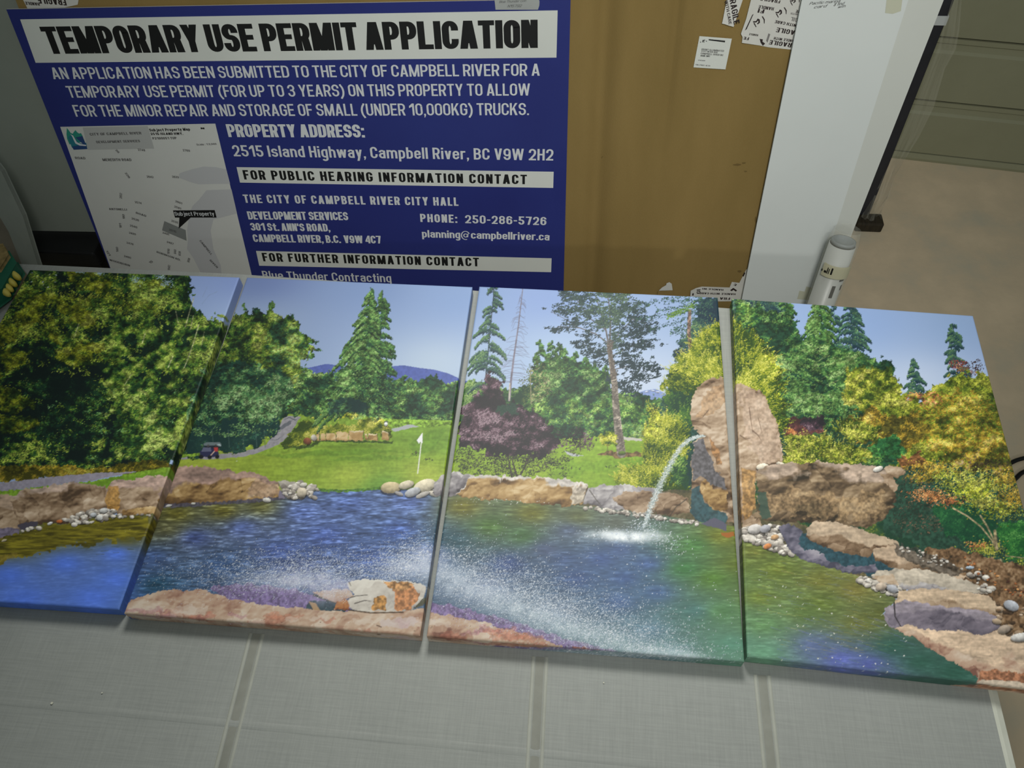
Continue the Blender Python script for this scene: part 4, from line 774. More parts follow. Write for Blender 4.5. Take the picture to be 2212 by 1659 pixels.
def sample_picture(x, y):
    x = np.clip(x - PX0, 0, PW - 1.001); y = np.clip(y - PY0, 0, PH - 1.001)
    ix, iy = x.astype(int), y.astype(int); fx, fy = (x - ix)[:, None], (y - iy)[:, None]
    return (PICT[iy, ix] * (1 - fx) + PICT[iy, ix + 1] * fx) * (1 - fy) + (PICT[iy + 1, ix] * (1 - fx) + PICT[iy + 1, ix + 1] * fx) * fy
GAIN = [1.34, .95, .95, 1.05]
# ------------------------------------------------------------------ drawn lettering
# A grotesque alphabet built from strokes: s is the width of stems, h of horizontal bars, cap height 1.
def _arc(cx, cy, rx, ry, a0, a1, n=7):
    return [(cx + rx * math.cos(math.radians(a)), cy + ry * math.sin(math.radians(a))) for a in np.linspace(a0, a1, n)]
def glyph(ch, s, h, q=1.):
    W = dict(I=s, M=.72, W=.86, A=.58, V=.56, Y=.56, T=.52, X=.56, E=.47, F=.45, L=.44, J=.46, K=.56, m=.78, w=.72, i=s, l=s, j=s * 1.25, t=.32, f=.32, r=.36, one=.34).get(ch, .53 if ch.isupper() or ch.isdigit() else .48)
    if ch == '1': W = .30 + s * .5
    if ch in '.,:\'': W = s * .95
    if ch in '()': W = .20 + s * .5
    if ch == '-': W = .30
    if ch == '@': W = .9
    if ch == '$': W = .5
    w = W * q if ch not in "Iil.,:'" else W
    if ch not in "Iil.,:'-": w = max(w, s * 2.15)
    P, Rr = [], []                       # polygons; centre-line strokes
    l, r, b, t = s / 2, w - s / 2, h / 2, 1 - h / 2; x = .74; xt = x - h / 2
    rx = min((r - l) / 2, .21); ry = min(.20, (t - b) / 2 * .6)
    box = lambda x0, y0, x1, y1: P.append([(x0, y0), (x1, y0), (x1, y1), (x0, y1)])
    sd = s * 1.08
    def quad(xa, xb, ya, yb, wd=None): d = wd or sd; P.append([(xa, ya), (xa + d, ya), (xb + d, yb), (xb, yb)])
    def bowl(x0, y0, y1, xr, k=1.): a = min(rx * k, xr - x0); c = min(ry, (y1 - y0) / 2); Rr.append([(x0, y1), (xr - a, y1)] + _arc(xr - a, y1 - c, a, c, 90, 0) + _arc(xr - a, y0 + c, a, c, 0, -90) + [(x0, y0)])
    def lbowl(xr, y0, y1, x0): a = min(rx, xr - x0); c = min(ry, (y1 - y0) / 2); Rr.append([(xr, y1), (x0 + a, y1)] + _arc(x0 + a, y1 - c, a, c, 90, 180) + _arc(x0 + a, y0 + c, a, c, 180, 270) + [(xr, y0)])
    def ring(y0, y1): c = min(ry, (y1 - y0) / 2); p = _arc(r - rx, y1 - c, rx, c, 0, 90) + _arc(l + rx, y1 - c, rx, c, 90, 180) + _arc(l + rx, y0 + c, rx, c, 180, 270) + _arc(r - rx, y0 + c, rx, c, 270, 360); Rr.append(p + [p[0], p[1]])
    def hook_top(y0, y1): Rr.append([(l, y0)] + _arc(l + rx, y1 - ry, rx, ry, 180, 90) + _arc(r - rx, y1 - ry, rx, ry, 90, 0))
    c = ch
    if c == 'A': quad(0, w / 2 - sd * .58, 0, 1); P.append([(w - sd, 0), (w, 0), (w / 2 + sd * .58, 1), (w / 2 - sd * .42, 1)]); box(w * .24, .20, w * .76, .20 + h)
    elif c in 'BPR':
        box(0, 0, s, 1); m = .52 if c == 'B' else .45
        bowl(l, m, t, r - (.02 if c == 'B' else 0))
        if c == 'B': bowl(l, b, m, r)
        if c == 'R': P.append([(w * .42, m), (w * .42 + sd, m), (w, 0), (w - sd * 1.05, 0)])
    elif c in 'CG':
        Rr.append([(r, .66)] + _arc(r - rx, t - ry, rx, ry, 0, 90) + _arc(l + rx, t - ry, rx, ry, 90, 180) + _arc(l + rx, b + ry, rx, ry, 180, 270) + _arc(r - rx, b + ry, rx, ry, 270, 360) + [(r, .36 if c == 'C' else .46)])
        if c == 'G': box(w * .52, .54 - h, w, .54)
    elif c == 'D': box(0, 0, s, 1); bowl(l, b, t, r)
    elif c in 'EFL':
        box(0, 0, s, 1)
        if c != 'L': box(0, 1 - h, w, 1); box(0, .5 - h * .4, w * .92, .5 + h * .6)
        if c != 'F': box(0, 0, w, h)
    elif c == 'H': box(0, 0, s, 1); box(w - s, 0, w, 1); box(0, .5 - h * .4, w, .5 + h * .6)
    elif c == 'I': box(0, 0, s, 1)
    elif c == 'J': Rr.append([(r, 1)] + _arc(r - rx, b + ry, rx, ry, 0, -90) + _arc(l + rx, b + ry, rx, ry, -90, -180) + [(l, .34)])
    elif c == 'K': box(0, 0, s, 1); P.append([(s, .34), (s, .34 + sd * 1.1), (w - sd * 1.1, 1), (w, 1)]); P.append([(w * .36, .52), (w * .36 + sd * .75, .68), (w, 0), (w - sd * 1.12, 0)])
    elif c == 'M': box(0, 0, s, 1); box(w - s, 0, w, 1); P.append([(0, 1), (s * 1.12, 1), (w / 2 + s * .5, 0), (w / 2 - s * .5, 0)]); P.append([(w - s * 1.12, 1), (w, 1), (w / 2 + s * .5, 0), (w / 2 - s * .5, 0)])
    elif c == 'N': box(0, 0, s, 1); box(w - s, 0, w, 1); P.append([(0, 1), (s * 1.05, 1), (w, 0), (w - s * 1.05, 0)])
    elif c in 'OQ0':
        ring(b, t)
        if c == 'Q': quad(w * .55, w * .85, .22, -.06, s * .8)
    elif c in 'S5$':
        m = .52; cy = min(ry, (t - m) / 2)
        if c == '5':
            box(w * .06, 1 - h, w * .95, 1); P.append([(w * .10, 1), (w * .10 + s, 1), (w * .05 + s, .50), (w * .05, .50)]); m = .56
            Rr.append([(l, .56), (r - rx, .62 - h / 2)] + _arc(r - rx, .62 - h / 2 - ry, rx, ry, 90, 0) + _arc(r - rx, b + ry, rx, ry, 0, -90) + _arc(l + rx, b + ry, rx, ry, -90, -180) + [(l, .30)])
        else:
            Rr.append([(r, .68)] + _arc(r - rx, t - cy, rx, cy, 0, 90) + _arc(l + rx, t - cy, rx, cy, 90, 180) + _arc(l + rx, m + cy, rx, cy, 180, 270) + _arc(r - rx, m - cy, rx, cy, 90, 0) + _arc(r - rx, b + cy, rx, cy, 0, -90) + _arc(l + rx, b + cy, rx, cy, -90, -180) + [(l, .32)])
            if c == '$': box(w / 2 - s * .3, -.1, w / 2 + s * .3, 1.1)
    elif c == 'T': box(0, 1 - h, w, 1); box(w / 2 - s / 2, 0, w / 2 + s / 2, 1)
    elif c == 'U': Rr.append([(l, 1)] + _arc(l + rx, b + ry, rx, ry, 180, 270) + _arc(r - rx, b + ry, rx, ry, 270, 360) + [(r, 1)])
    elif c in 'Vv': k = 1 if c == 'V' else x; P.append([(0, k), (sd, k), (w / 2 + sd * .45, 0), (w / 2 - sd * .55, 0)]); P.append([(w - sd, k), (w, k), (w / 2 + sd * .55, 0), (w / 2 - sd * .45, 0)])
    elif c in 'Ww':
        k = 1 if c == 'W' else x; d = sd * .95; qx = [0, w * .27, w * .5, w * .73, w]
        for xa, xb in ((0, w * .27 - d / 2), (w - d, w * .73 - d / 2)): P.append([(xa, k), (xa + d, k), (xb + d, 0), (xb, 0)])
        for xa in (w * .27 - d / 2, w * .73 - d / 2): P.append([(xa, 0), (xa + d, 0), (w / 2 + d / 2, k), (w / 2 - d / 2, k)])
    elif c == 'X': quad(0, w - sd, 0, 1); quad(w - sd, 0, 0, 1)
    elif c == 'Y': box(w / 2 - s / 2, 0, w / 2 + s / 2, .45); P.append([(0, 1), (sd, 1), (w / 2 + s / 2, .40), (w / 2 - s / 2, .40)]); P.append([(w - sd, 1), (w, 1), (w / 2 + s / 2, .40), (w / 2 - s / 2, .40)])
    elif c == 'Z': box(0, 1 - h, w, 1); box(0, 0, w, h); quad(0, w - sd * 1.2, h * .8, 1 - h * .8, sd * 1.2)
    elif c == '1': box(w - s, 0, w, 1); P.append([(w - s, 1), (w - s, .74), (0, .62), (0, .78)])
    elif c in '23':
        m = .53
        if c == '2':
            Rr.append([(l, .66)] + _arc(l + rx, t - ry, rx, ry, 180, 90) + _arc(r - rx, t - ry, rx, ry, 90, 0) + [(r, .62), (r * .9, .48), (l + s * .35, h * .9), (l + s * .1, b)]); box(0, 0, w, h)
        else:
            cy = min(ry, (t - m) / 2); Rr.append([(l, .70)] + _arc(l + rx, t - cy, rx, cy, 180, 90) + _arc(r - rx, t - cy, rx, cy, 90, 0) + _arc(r - rx, m + cy, rx, cy, 0, -90) + [(w * .35, m)]); Rr.append([(w * .35, m)] + _arc(r - rx, m - cy, rx, cy, 90, 0) + _arc(r - rx, b + cy, rx, cy, 0, -90) + _arc(l + rx, b + cy, rx, cy, -90, -180) + [(l, .30)])
    elif c == '4': box(w * .56, 0, w * .56 + s, 1); box(0, .20, w, .20 + h); P.append([(0, .20), (0, .20 + h), (w * .56, 1), (w * .62, 1), (w * .62, .84), (s * .9, .20 + h * .5)])
    elif c in '69':
        ring(b, .60 if c == '6' else t) if c == '6' else ring(.40, t)
        if c == '6': Rr.append([(l, .4), (l, t - ry)] + _arc(l + rx, t - ry, rx, ry, 180, 90) + _arc(r - rx, t - ry, rx, ry, 90, 0) + [(r, .72)])
        else: Rr.append([(r, .6), (r, b + ry)] + _arc(r - rx, b + ry, rx, ry, 0, -90) + _arc(l + rx, b + ry, rx, ry, -90, -180) + [(l, .28)])
    elif c == '7': box(0, 1 - h, w, 1); P.append([(w - s * 1.1, 1 - h * .5), (w, 1 - h * .5), (w * .30 + s, 0), (w * .30, 0)])
    elif c == '8': ring(b, .53); ring(.53, t)
    elif c == '.': box(0, 0, s * .95, s * .95)
    elif c == ',': box(0, 0, s * .95, s * .95); P.append([(s * .3, 0), (s * .95, 0), (s * .4, -.17), (0, -.17)])
    elif c == ':': box(0, 0, s * .95, s * .95); box(0, x - s * .95, s * .95, x)
    elif c == "'": box(0, .66, s * .9, 1)
    elif c == '-': box(0, .38, w, .38 + h)
    elif c == '(': Rr.append([(w - s * .4, 1.02)] + _arc(w + .10, .4, w + .10 - s / 2, .60, 120, 240, 9) + [(w - s * .4, -.2)])
    elif c == ')': Rr.append([(s * .4, 1.02)] + _arc(-.10, .4, w + .10 - s / 2, .60, 60, -60, 9) + [(s * .4, -.2)])
    elif c in 'ad':
        box(w - s, 0, w, x - .06 if c == 'a' else 1)
        if c == 'a': Rr.append([(l, .54)] + _arc(l + rx, xt - ry * .7, rx, ry * .7, 180, 90) + _arc(r - rx, xt - ry * .7, rx, ry * .7, 90, 0) + [(r, .4)]); lbowl(r, b, .42, l)
        else: lbowl(r, b, xt, l)
    elif c in 'bp': box(0, 0 if c == 'b' else -.26, s, 1 if c == 'b' else x); bowl(l, b, xt, r)
    elif c in 'ce':
        Rr.append([(r, .50 if c == 'c' else .36)] + ([(r, .40)] if c == 'e' else []) + _arc(r - rx, xt - ry * .8, rx, ry * .8, 0, 90) + _arc(l + rx, xt - ry * .8, rx, ry * .8, 90, 180) + _arc(l + rx, b + ry * .8, rx, ry * .8, 180, 270) + _arc(r - rx, b + ry * .8, rx, ry * .8, 270, 360) + [(r, .25)])
        if c == 'e': box(l, .33, r + s * .5, .33 + h * .85)
    elif c in 'ft':
        k = w * .5 - s / 2
        if c == 'f': Rr.append([(k + s / 2, 0), (k + s / 2, .86)] + _arc(k + s / 2 + .11, .86, .11, .14 - h / 2, 180, 90) + [(w, 1 - h / 2)])
        else: Rr.append([(k + s / 2, .96), (k + s / 2, .12)] + _arc(k + s / 2 + .10, .12, .10, .12 - h / 2, 180, 270) + [(w, h / 2)])
        box(0, x - h * .9, w, x)
    elif c in 'gq': box(w - s, -.12, w, x); lbowl(r, b, xt, l); Rr.append([(r, -.05)] + _arc(r - rx, -.10, rx, .16 - h * .1, 0, -90) + _arc(l + rx, -.10, rx, .16 - h * .1, -90, -160))
    elif c in 'hnmru':
        if c == 'u': box(w - s, 0, w, x); Rr.append([(l, x)] + _arc(l + rx, b + ry * .9, rx, ry * .9, 180, 270) + _arc(r - rx, b + ry * .9, rx, ry * .9, 270, 350))
        else:
            box(0, 0, s, 1 if c == 'h' else x)
            if c == 'r': Rr.append([(l, .45)] + _arc(l + .16, xt - .16, .16, .16, 180, 90) + [(w, xt)])
            elif c == 'm':
                mid = w / 2; k = min((mid - l) / 2, .17)
                for xa, xb in ((l, mid), (mid, r)): Rr.append([(xa, .4)] + _arc(xa + k, xt - .16, k, .16, 180, 90) + _arc(xb - k, xt - .16, k, .16, 90, 0) + [(xb, 0)])
            else: Rr.append([(l, .42)] + _arc(l + rx, xt - ry * .9, rx, ry * .9, 180, 90) + _arc(r - rx, xt - ry * .9, rx, ry * .9, 90, 0) + [(r, 0)])
    elif c in 'ij': box(w - s, 0 if c == 'i' else -.16, w, x); box(w - s, 1 - s * .9, w, 1); (c == 'j') and box(0, -.24, w, -.24 + h)
    elif c == 'k': box(0, 0, s, 1); P.append([(s, .26), (s, .26 + sd * 1.1), (w - sd * 1.1, x), (w, x)]); P.append([(w * .34, .40), (w * .34 + sd * .7, .52), (w, 0), (w - sd * 1.1, 0)])
    elif c == 'l': box(0, 0, s, 1)
    elif c == 'o': ring(b, xt)
    elif c == 's':
        m = x / 2 + .01; cy = min(ry, (xt - m) / 2)
        Rr.append([(r, .54)] + _arc(r - rx, xt - cy, rx, cy, 0, 90) + _arc(l + rx, xt - cy, rx, cy, 90, 180) + _arc(l + rx, m + cy, rx, cy, 180, 270) + _arc(r - rx, m - cy, rx, cy, 90, 0) + _arc(r - rx, b + cy, rx, cy, 0, -90) + _arc(l + rx, b + cy, rx, cy, -90, -180) + [(l, .22)])
    elif c == 'y': P.append([(0, x), (sd, x), (w / 2 + sd * .45, 0), (w / 2 - sd * .45, 0)]); P.append([(w - sd, x), (w, x), (w * .34 + sd * .4, -.26), (w * .34 - sd * .6, -.26)])
    elif c == '@':
        ss, hh = s * .62, h * .62; rx2 = .40; cx, cy = w / 2, .40
        p = _arc(cx, cy, w / 2 - ss / 2, .60 - hh / 2, 300, 0, 24) if False else _arc(cx, cy, w / 2 - ss / 2, .60 - hh / 2, -70, -395 + 60, 26)
        Rr.append(('thin', p)); Rr.append(('thin', _arc(cx, cy, .17, .22, 0, 360, 16) + _arc(cx, cy, .17, .22, 20, 40, 2))); P.append([(cx + .13, .16), (cx + .13 + ss, .16), (cx + .18 + ss, .64), (cx + .18, .64)])
    lev = list(range(len(P))); nl = len(P)
    for R_ in Rr:
        sv, hv = s, h
        if R_ and R_[0] == 'thin': sv, hv, R_ = s * .62, h * .62, R_[1]
        pts = [R_[0]]
        for p in R_[1:]:
            if abs(p[0] - pts[-1][0]) + abs(p[1] - pts[-1][1]) > 1e-4: pts.append(p)
        Lp, Rp = [], []
        for i, p in enumerate(pts):
            a, d = pts[max(i - 1, 0)], pts[min(i + 1, len(pts) - 1)]
            tx, ty = d[0] - a[0], d[1] - a[1]; n = math.hypot(tx, ty) or 1.; nx_, ny_ = -ty / n, tx / n
            k = math.hypot(nx_ * sv / 2, ny_ * hv / 2); Lp.append((p[0] + nx_ * k, p[1] + ny_ * k)); Rp.append((p[0] - nx_ * k, p[1] - ny_ * k))
        for i in range(len(pts) - 1): P.append([Lp[i], Lp[i + 1], Rp[i + 1], Rp[i]]); lev.append(nl)
        nl += 1
    return P, w, lev
CAPH = 1.0
def glyphs(body, bold=.15, shear=0., track=.10, word=.26, q=1., bar=.86):
    s, h = bold, bold * bar; v, f = [], []; x = 0.
    for ch in body:
        if ch == ' ': x += word; continue
        P, w, lev = glyph(ch, s, h, q)
        for p, k in zip(P, lev):
            f.append(tuple(range(len(v), len(v) + len(p)))); v += [(x + a + shear * b_, b_, k) for a, b_ in p]
        x += w + track
    return np.array(v), f
# ------------------------------------------------------------------ the room
M_FLOOR = mottled('concrete', (190, 182, 160), (216, 198, 168), 5., .75, .25, .25, 60., c2=(204, 188, 160))
M_DOORP = mottled('door_paint', (136, 137, 112), (144, 145, 120), 3., .55, .3, .12, 400.)
M_GAP = material('dark_gap', (30, 30, 26), .8)
M_WALL = mottled('wall_paint', (150, 156, 148), (164, 168, 160), 2., .8, .2)
floor = mesh('floor', *box_vf(-5, 6, -4, 6, -.1, 0), M_FLOOR); tag(floor, kind='structure')

dl, dr = at_z((1945, 342), 0), at_z((2212, 372), 0)
dx = (dr - dl) / np.linalg.norm(dr - dl); dn = V(dx[1], -dx[0], 0)          # dn faces the camera
def door_z(p): return hit(p, dl, dn)[2]
door = bpy.data.objects.new('door_1', None); COL.objects.link(door); tag(door, 'olive grey sectional garage door with ribbed panels behind the boards', None, kind='structure')
door.location = tuple(dl)
zs = [door_z((1955, 336)), door_z((2040, 220)), door_z((2110, 86))]
step = zs[2] - zs[1]
zs = [.035] + [z for z in zs if z > .06] + [zs[2] + step, zs[2] + 2 * step, zs[2] + 3 * step, zs[2] + 4 * step]
def door_piece(name, prof, mat, xa=-3.6, xb=2.9):           # prof: (out, z) outline, swept along the door
    poly = [dl + dx * xa + dn * o + V(0, 0, z) for o, z in prof]
    return mesh(name, *prism(poly, dx * (xb - xa)), mat, door)
for a, b in zip(zs[:-1], zs[1:]):
    h = b - a
    door_piece('door_panel', [(-.04, a + .002), (0, a + .002), (.0, b - .062), (-.010, b - .054), (-.012, b - .030), (-.003, b - .024), (-.003, b - .007), (-.04, b - .007)], M_DOORP)
door_piece('bottom_seal', [(-.03, .0), (.004, .0), (.006, .012), (.002, .033), (-.03, .033)], M_DOORP)
door_piece('door_backing', [(-.06, 0), (-.041, 0), (-.041, zs[-1]), (-.06, zs[-1])], M_GAP)
wl = dl + dx * -3.6
back = mesh('wall_back', *prism([wl + dx * -3 + V(0, 0, 0), wl + V(0, 0, 0), wl + V(0, 0, 3.6), wl + dx * -3 + V(0, 0, 3.6)], dn * -.1), M_WALL); tag(back, kind='structure')
back2 = mesh('wall_right', *prism([dl + dx * 2.9, dl + dx * 4.4, dl + dx * 4.4 + V(0, 0, 3.6), dl + dx * 2.9 + V(0, 0, 3.6)], dn * -.1), M_WALL); tag(back2, kind='structure')
back3 = mesh('wall_left', *box_vf(-3.3, -3.2, -3.5, 4.2, 0, 3.6), M_WALL); tag(back3, kind='structure')

# ------------------------------------------------------------------ the table
def weave_material():
    m = material('mesh_sheet', (150, 154, 150), .62, .3); b = m.node_tree.nodes['Principled BSDF']
    tc = N(m, 'ShaderNodeTexCoord')
    def noise(scale, st, detail=4.):
        mp = N(m, 'ShaderNodeMapping'); mp.inputs['Scale'].default_value = st; L(m, tc.outputs['Object'], mp.inputs[0])
        n = N(m, 'ShaderNodeTexNoise', Scale=scale, Detail=detail, Roughness=.6); L(m, mp.outputs[0], n.inputs['Vector']); return n.outputs['Fac']
    warp, weft, blot = noise(300., (1, .05, 1)), noise(300., (.05, 1, 1)), noise(4., (1, .35, 1))
    s = N(m, 'ShaderNodeMath', operation='ADD'); L(m, warp, s.inputs[0]); L(m, weft, s.inputs[1])
    s2 = N(m, 'ShaderNodeMath', operation='MULTIPLY_ADD'); L(m, blot, s2.inputs[0]); s2.inputs[1].default_value = 1.1; L(m, s.outputs[0], s2.inputs[2])
    cr = N(m, 'ShaderNodeValToRGB'); e = cr.color_ramp.elements
    mr = N(m, 'ShaderNodeMapRange'); mr.inputs[1].default_value = 1.0; mr.inputs[2].default_value = 2.1; L(m, s2.outputs[0], mr.inputs[0]); L(m, mr.outputs[0], cr.inputs[0])
    e[0].color = lin((140, 144, 140)); e[1].color = lin((162, 166, 161)); L(m, cr.outputs[0], b.inputs['Base Color'])
    bp = N(m, 'ShaderNodeBump', Strength=.25, Distance=.001); L(m, s.outputs[0], bp.inputs['Height']); L(m, bp.outputs[0], b.inputs['Normal'])
    return m
M_SHEET = weave_material()
M_SEAM = mottled('seam_tape', (160, 163, 153), (172, 175, 165), 30., .5, .35)
M_RAIL = mottled('rail_paint', (196, 200, 186), (214, 216, 204), 14., .4, .4)
M_STEEL = material('table_steel', (92, 96, 96), .45, .4, .4)
TX0, TX1, TY0, TY1 = -1.46, .688, -.30, 1.2115
table = thing('work_table', 'long work table covered with a grey woven sheet under the four canvases', 'table', (0, .5, 0))
far = lambda x: 1.2103 - .030 * max(x + .8, 0)
nx, ny = 90, 60; vs, fs = [], []
for j in range(ny + 1):
    for i in range(nx + 1):
        x = TX0 + (TX1 - TX0) * i / nx; y = TY0 + (far(x) - TY0) * j / ny
        vs.append((x, y, TABLE_Z - .0005))
n0 = len(vs)
for j in range(ny):
    for i in range(nx): a = j * (nx + 1) + i; fs.append((a, a + 1, a + nx + 2, a + nx + 1))
ring = [i for i in range(nx + 1)] + [j * (nx + 1) + nx for j in range(1, ny + 1)] + [ny * (nx + 1) + i for i in range(nx - 1, -1, -1)] + [j * (nx + 1) for j in range(ny - 1, 0, -1)]
low = {}
for k in ring: low[k] = len(vs); vs.append((vs[k][0], vs[k][1], TABLE_Z - .022))
for a, b in zip(ring, ring[1:] + ring[:1]): fs.append((b, a, low[a], low[b]))
fs.append(tuple(low[k] for k in reversed(ring)))
mesh('woven_sheet', vs, fs, M_SHEET, table, smooth=False)
M_GROOVE = mottled('seam_groove', (134, 136, 127), (146, 148, 139), 30., .6, .3)
def strip(name, xa, ya, xb, yb, u0, u1, hgt_, mat):   # a low rounded welt along a line of the sheet
    d = V(xb - xa, yb - ya, 0); d /= np.linalg.norm(d); sd = V(d[1], -d[0], 0); v, f = [], []; prof = [(0, 0), (.15, .7), (.35, 1), (.65, 1), (.85, .7), (1, 0)]
    for (x, y) in ((xa, ya), (xb, yb)): v += [V(x, y, TABLE_Z - .0004 + h * hgt_) + sd * (u0 + (u1 - u0) * u) for u, h in prof]
    n = len(prof)
    for i in range(n - 1): f.append((i, n + i, n + i + 1, i + 1)[::-1])
    mesh(name, v, f, mat, table, smooth=True)
for x in (-1.02, -.525, -.037, .327):
    xa, xb = x + .016, x + .004
    for u in (-.0135, .0085): strip('seam_welt', xa, -.29, xb, .392, u, u + .006, .0011, M_SEAM)
    strip('seam_groove', xa, -.29, xb, .392, -.0065, .0075, .0003, M_GROOVE)
ca_, cb_ = at_z((0, 1514), TABLE_Z), at_z((700, 1582), TABLE_Z); cc_ = ca_ + (cb_ - ca_) * 2.2
strip('cross_crease', ca_[0] - .2, ca_[1] - (cb_ - ca_)[1] / (cb_ - ca_)[0] * .2, cc_[0], cc_[1], -.006, .006, .0005, M_SHEET)
rv, rf = [], []
prof = [(-.030, .000), (-.024, .010), (-.010, .0145), (.006, .015), (.016, .011), (.022, 0), (.022, -.03), (-.030, -.03)]
for y in (TY0, far(TX1)): rv += [(TX1 + u, y, TABLE_Z - .0158 + h) for u, h in prof]
k = len(prof)
for i in range(k): rf.append((i, (i + 1) % k, k + (i + 1) % k, k + i)[::-1])
rf += [tuple(range(k)), tuple(range(2 * k - 1, k - 1, -1))]
mesh('side_rail', rv, rf, M_RAIL, table, smooth=False)
for x in (TX0 + .06, TX1 - .08):
    for y in (TY0 + .06, TY1 - .14): mesh('leg', *box_vf(x - .02, x + .02, y - .02, y + .02, 0, TABLE_Z - .06), M_STEEL, table)
for y in (TY0 + .06, TY1 - .14): mesh('frame_beam', *box_vf(TX0 + .03, TX1 - .05, y - .02, y + .02, TABLE_Z - .06, TABLE_Z - .022), M_STEEL, table)
for x in (TX0 + .06, TX1 - .08): mesh('end_beam', *box_vf(x - .02, x + .02, TY0 + .08, TY1 - .16, TABLE_Z - .06, TABLE_Z - .022), M_STEEL, table)

# ------------------------------------------------------------------ the four canvases
def print_material(name, rough=.48):
    m = material(name, (128, 128, 128), rough, .28); b = m.node_tree.nodes['Principled BSDF']
    a = N(m, 'ShaderNodeAttribute', attribute_name='print'); L(m, a.outputs['Color'], b.inputs['Base Color'])
    tc = N(m, 'ShaderNodeTexCoord'); w1 = N(m, 'ShaderNodeTexWave', Scale=320., bands_direction='X'); w2 = N(m, 'ShaderNodeTexWave', Scale=320., bands_direction='Y')
    L(m, tc.outputs['Object'], w1.inputs['Vector']); L(m, tc.outputs['Object'], w2.inputs['Vector'])
    s = N(m, 'ShaderNodeMath', operation='ADD'); L(m, w1.outputs['Fac'], s.inputs[0]); L(m, w2.outputs['Fac'], s.inputs[1])
    bp = N(m, 'ShaderNodeBump', Strength=.05, Distance=.0004); L(m, s.outputs[0], bp.inputs['Height']); L(m, bp.outputs[0], b.inputs['Normal'])
    return m
M_PRINT = print_material('canvas_print')
M_BARS = mottled('stretcher_pine', (176, 148, 104), (196, 170, 124), 18., .7, .2, stretch=(1, 8, 1))
def homography(q):                      # unit square (u right, v down) to the crop of the picture
    (x0, y0), (x1, y1), (x2, y2), (x3, y3) = q              # TL TR BR BL
    dx1, dx2, sx = x1 - x2, x3 - x2, x0 - x1 + x2 - x3; dy1, dy2, sy = y1 - y2, y3 - y2, y0 - y1 + y2 - y3
    den = dx1 * dy2 - dx2 * dy1; g = (sx * dy2 - dx2 * sy) / den; h = (dx1 * sy - sx * dy1) / den
    return np.array([[x1 - x0 + g * x1, x3 - x0 + h * x3, x0], [y1 - y0 + g * y1, y3 - y0 + h * y3, y0], [g, h, 1.]])
def canvas(cx, cy, ang, w, h, crop, nx, ny, label, gain):
    t = thing('canvas_print', label, 'canvas', (cx, cy, TABLE_Z), 'canvas panels of one landscape')
    t.rotation_euler = (0, 0, ang); H = homography(crop); zt, zb, rd = CANVAS_T, .0008, .004
    def colour(u, v):
        q = H @ np.stack([u, v, np.ones_like(u)]); return sample_picture(q[0] / q[2], q[1] / q[2]) * gain
    def build(name, P, quads, C):
        me = bpy.data.meshes.new(name); nv, nf = len(P), len(quads)
        me.vertices.add(nv); me.vertices.foreach_set('co', P.astype(np.float32).ravel())
        me.loops.add(nf * 4); me.loops.foreach_set('vertex_index', quads.astype(np.int32).ravel())
        me.polygons.add(nf); me.polygons.foreach_set('loop_start', np.arange(0, nf * 4, 4, dtype=np.int32))
        me.polygons.foreach_set('use_smooth', np.ones(nf, bool)); me.update(calc_edges=True)
        ca = me.color_attributes.new('print', 'FLOAT_COLOR', 'POINT'); ca.data.foreach_set('color', np.concatenate([C, np.ones((nv, 1))], 1).astype(np.float32).ravel())
        me.materials.append(M_PRINT); o = bpy.data.objects.new(name, me); COL.objects.link(o); o.parent = t; return o
    def grid(a, b): i, j = np.meshgrid(np.arange(a), np.arange(b)); k = (j * (a + 1) + i).ravel(); return np.stack([k, k + 1, k + a + 2, k + a + 1], 1)
    U, Vv = np.meshgrid(np.linspace(0, 1, nx + 1), np.linspace(1, 0, ny + 1)); u, v = U.ravel(), Vv.ravel()
    e = np.minimum(np.minimum(u, 1 - u) * w, np.minimum(v, 1 - v) * h)
    drop = np.where(e < rd, rd * .5 * (1 - np.sqrt(np.maximum(1 - (1 - e / rd) ** 2, 0))), 0)
    build('printed_face', np.stack([(u - .5) * w, (.5 - v) * h, zt - drop], 1), grid(nx, ny), colour(u, v))
    k = 6; s = np.linspace(0, 1, k + 1)                       # the picture folded over the four sides
    for name, n_, fn in (('wrapped_edge', nx // 2, lambda a, d: (a, 1 - .035 * d - .002, (a - .5) * w, -.5 * h)), ('wrapped_edge', nx // 2, lambda a, d: (1 - a, .035 * d + .002, (.5 - a) * w, .5 * h)),
                         ('wrapped_edge', ny // 2, lambda a, d: (1 - .045 * d - .002, 1 - a, .5 * w, (a - .5) * h)), ('wrapped_edge', ny // 2, lambda a, d: (.045 * d + .002, a, -.5 * w, (.5 - a) * h))):
        Aa, S = np.meshgrid(np.linspace(0, 1, n_ + 1), s[::-1]); a, d = Aa.ravel(), S.ravel()
        uu, vv, x, y = fn(a, d); uu, vv = uu + 0 * a, vv + 0 * a
        P = np.stack([x + 0 * a, y + 0 * a, zt - rd * .5 - d * (zt - rd * .5 - zb)], 1)
        build(name, P, grid(n_, k), colour(uu, vv))
    for x0, x1, y0, y1 in ((-w / 2 + .002, w / 2 - .002, -h / 2 + .002, -h / 2 + .04), (-w / 2 + .002, w / 2 - .002, h / 2 - .04, h / 2 - .002), (-w / 2 + .002, -w / 2 + .04, -h / 2 + .04, h / 2 - .04), (w / 2 - .04, w / 2 - .002, -h / 2 + .04, h / 2 - .04)):
        v_, f_ = box_vf(x0, x1, y0, y1, .0012, zt - .006); o = mesh('stretcher_bar', v_, f_, M_BARS); o.parent = t
    return t
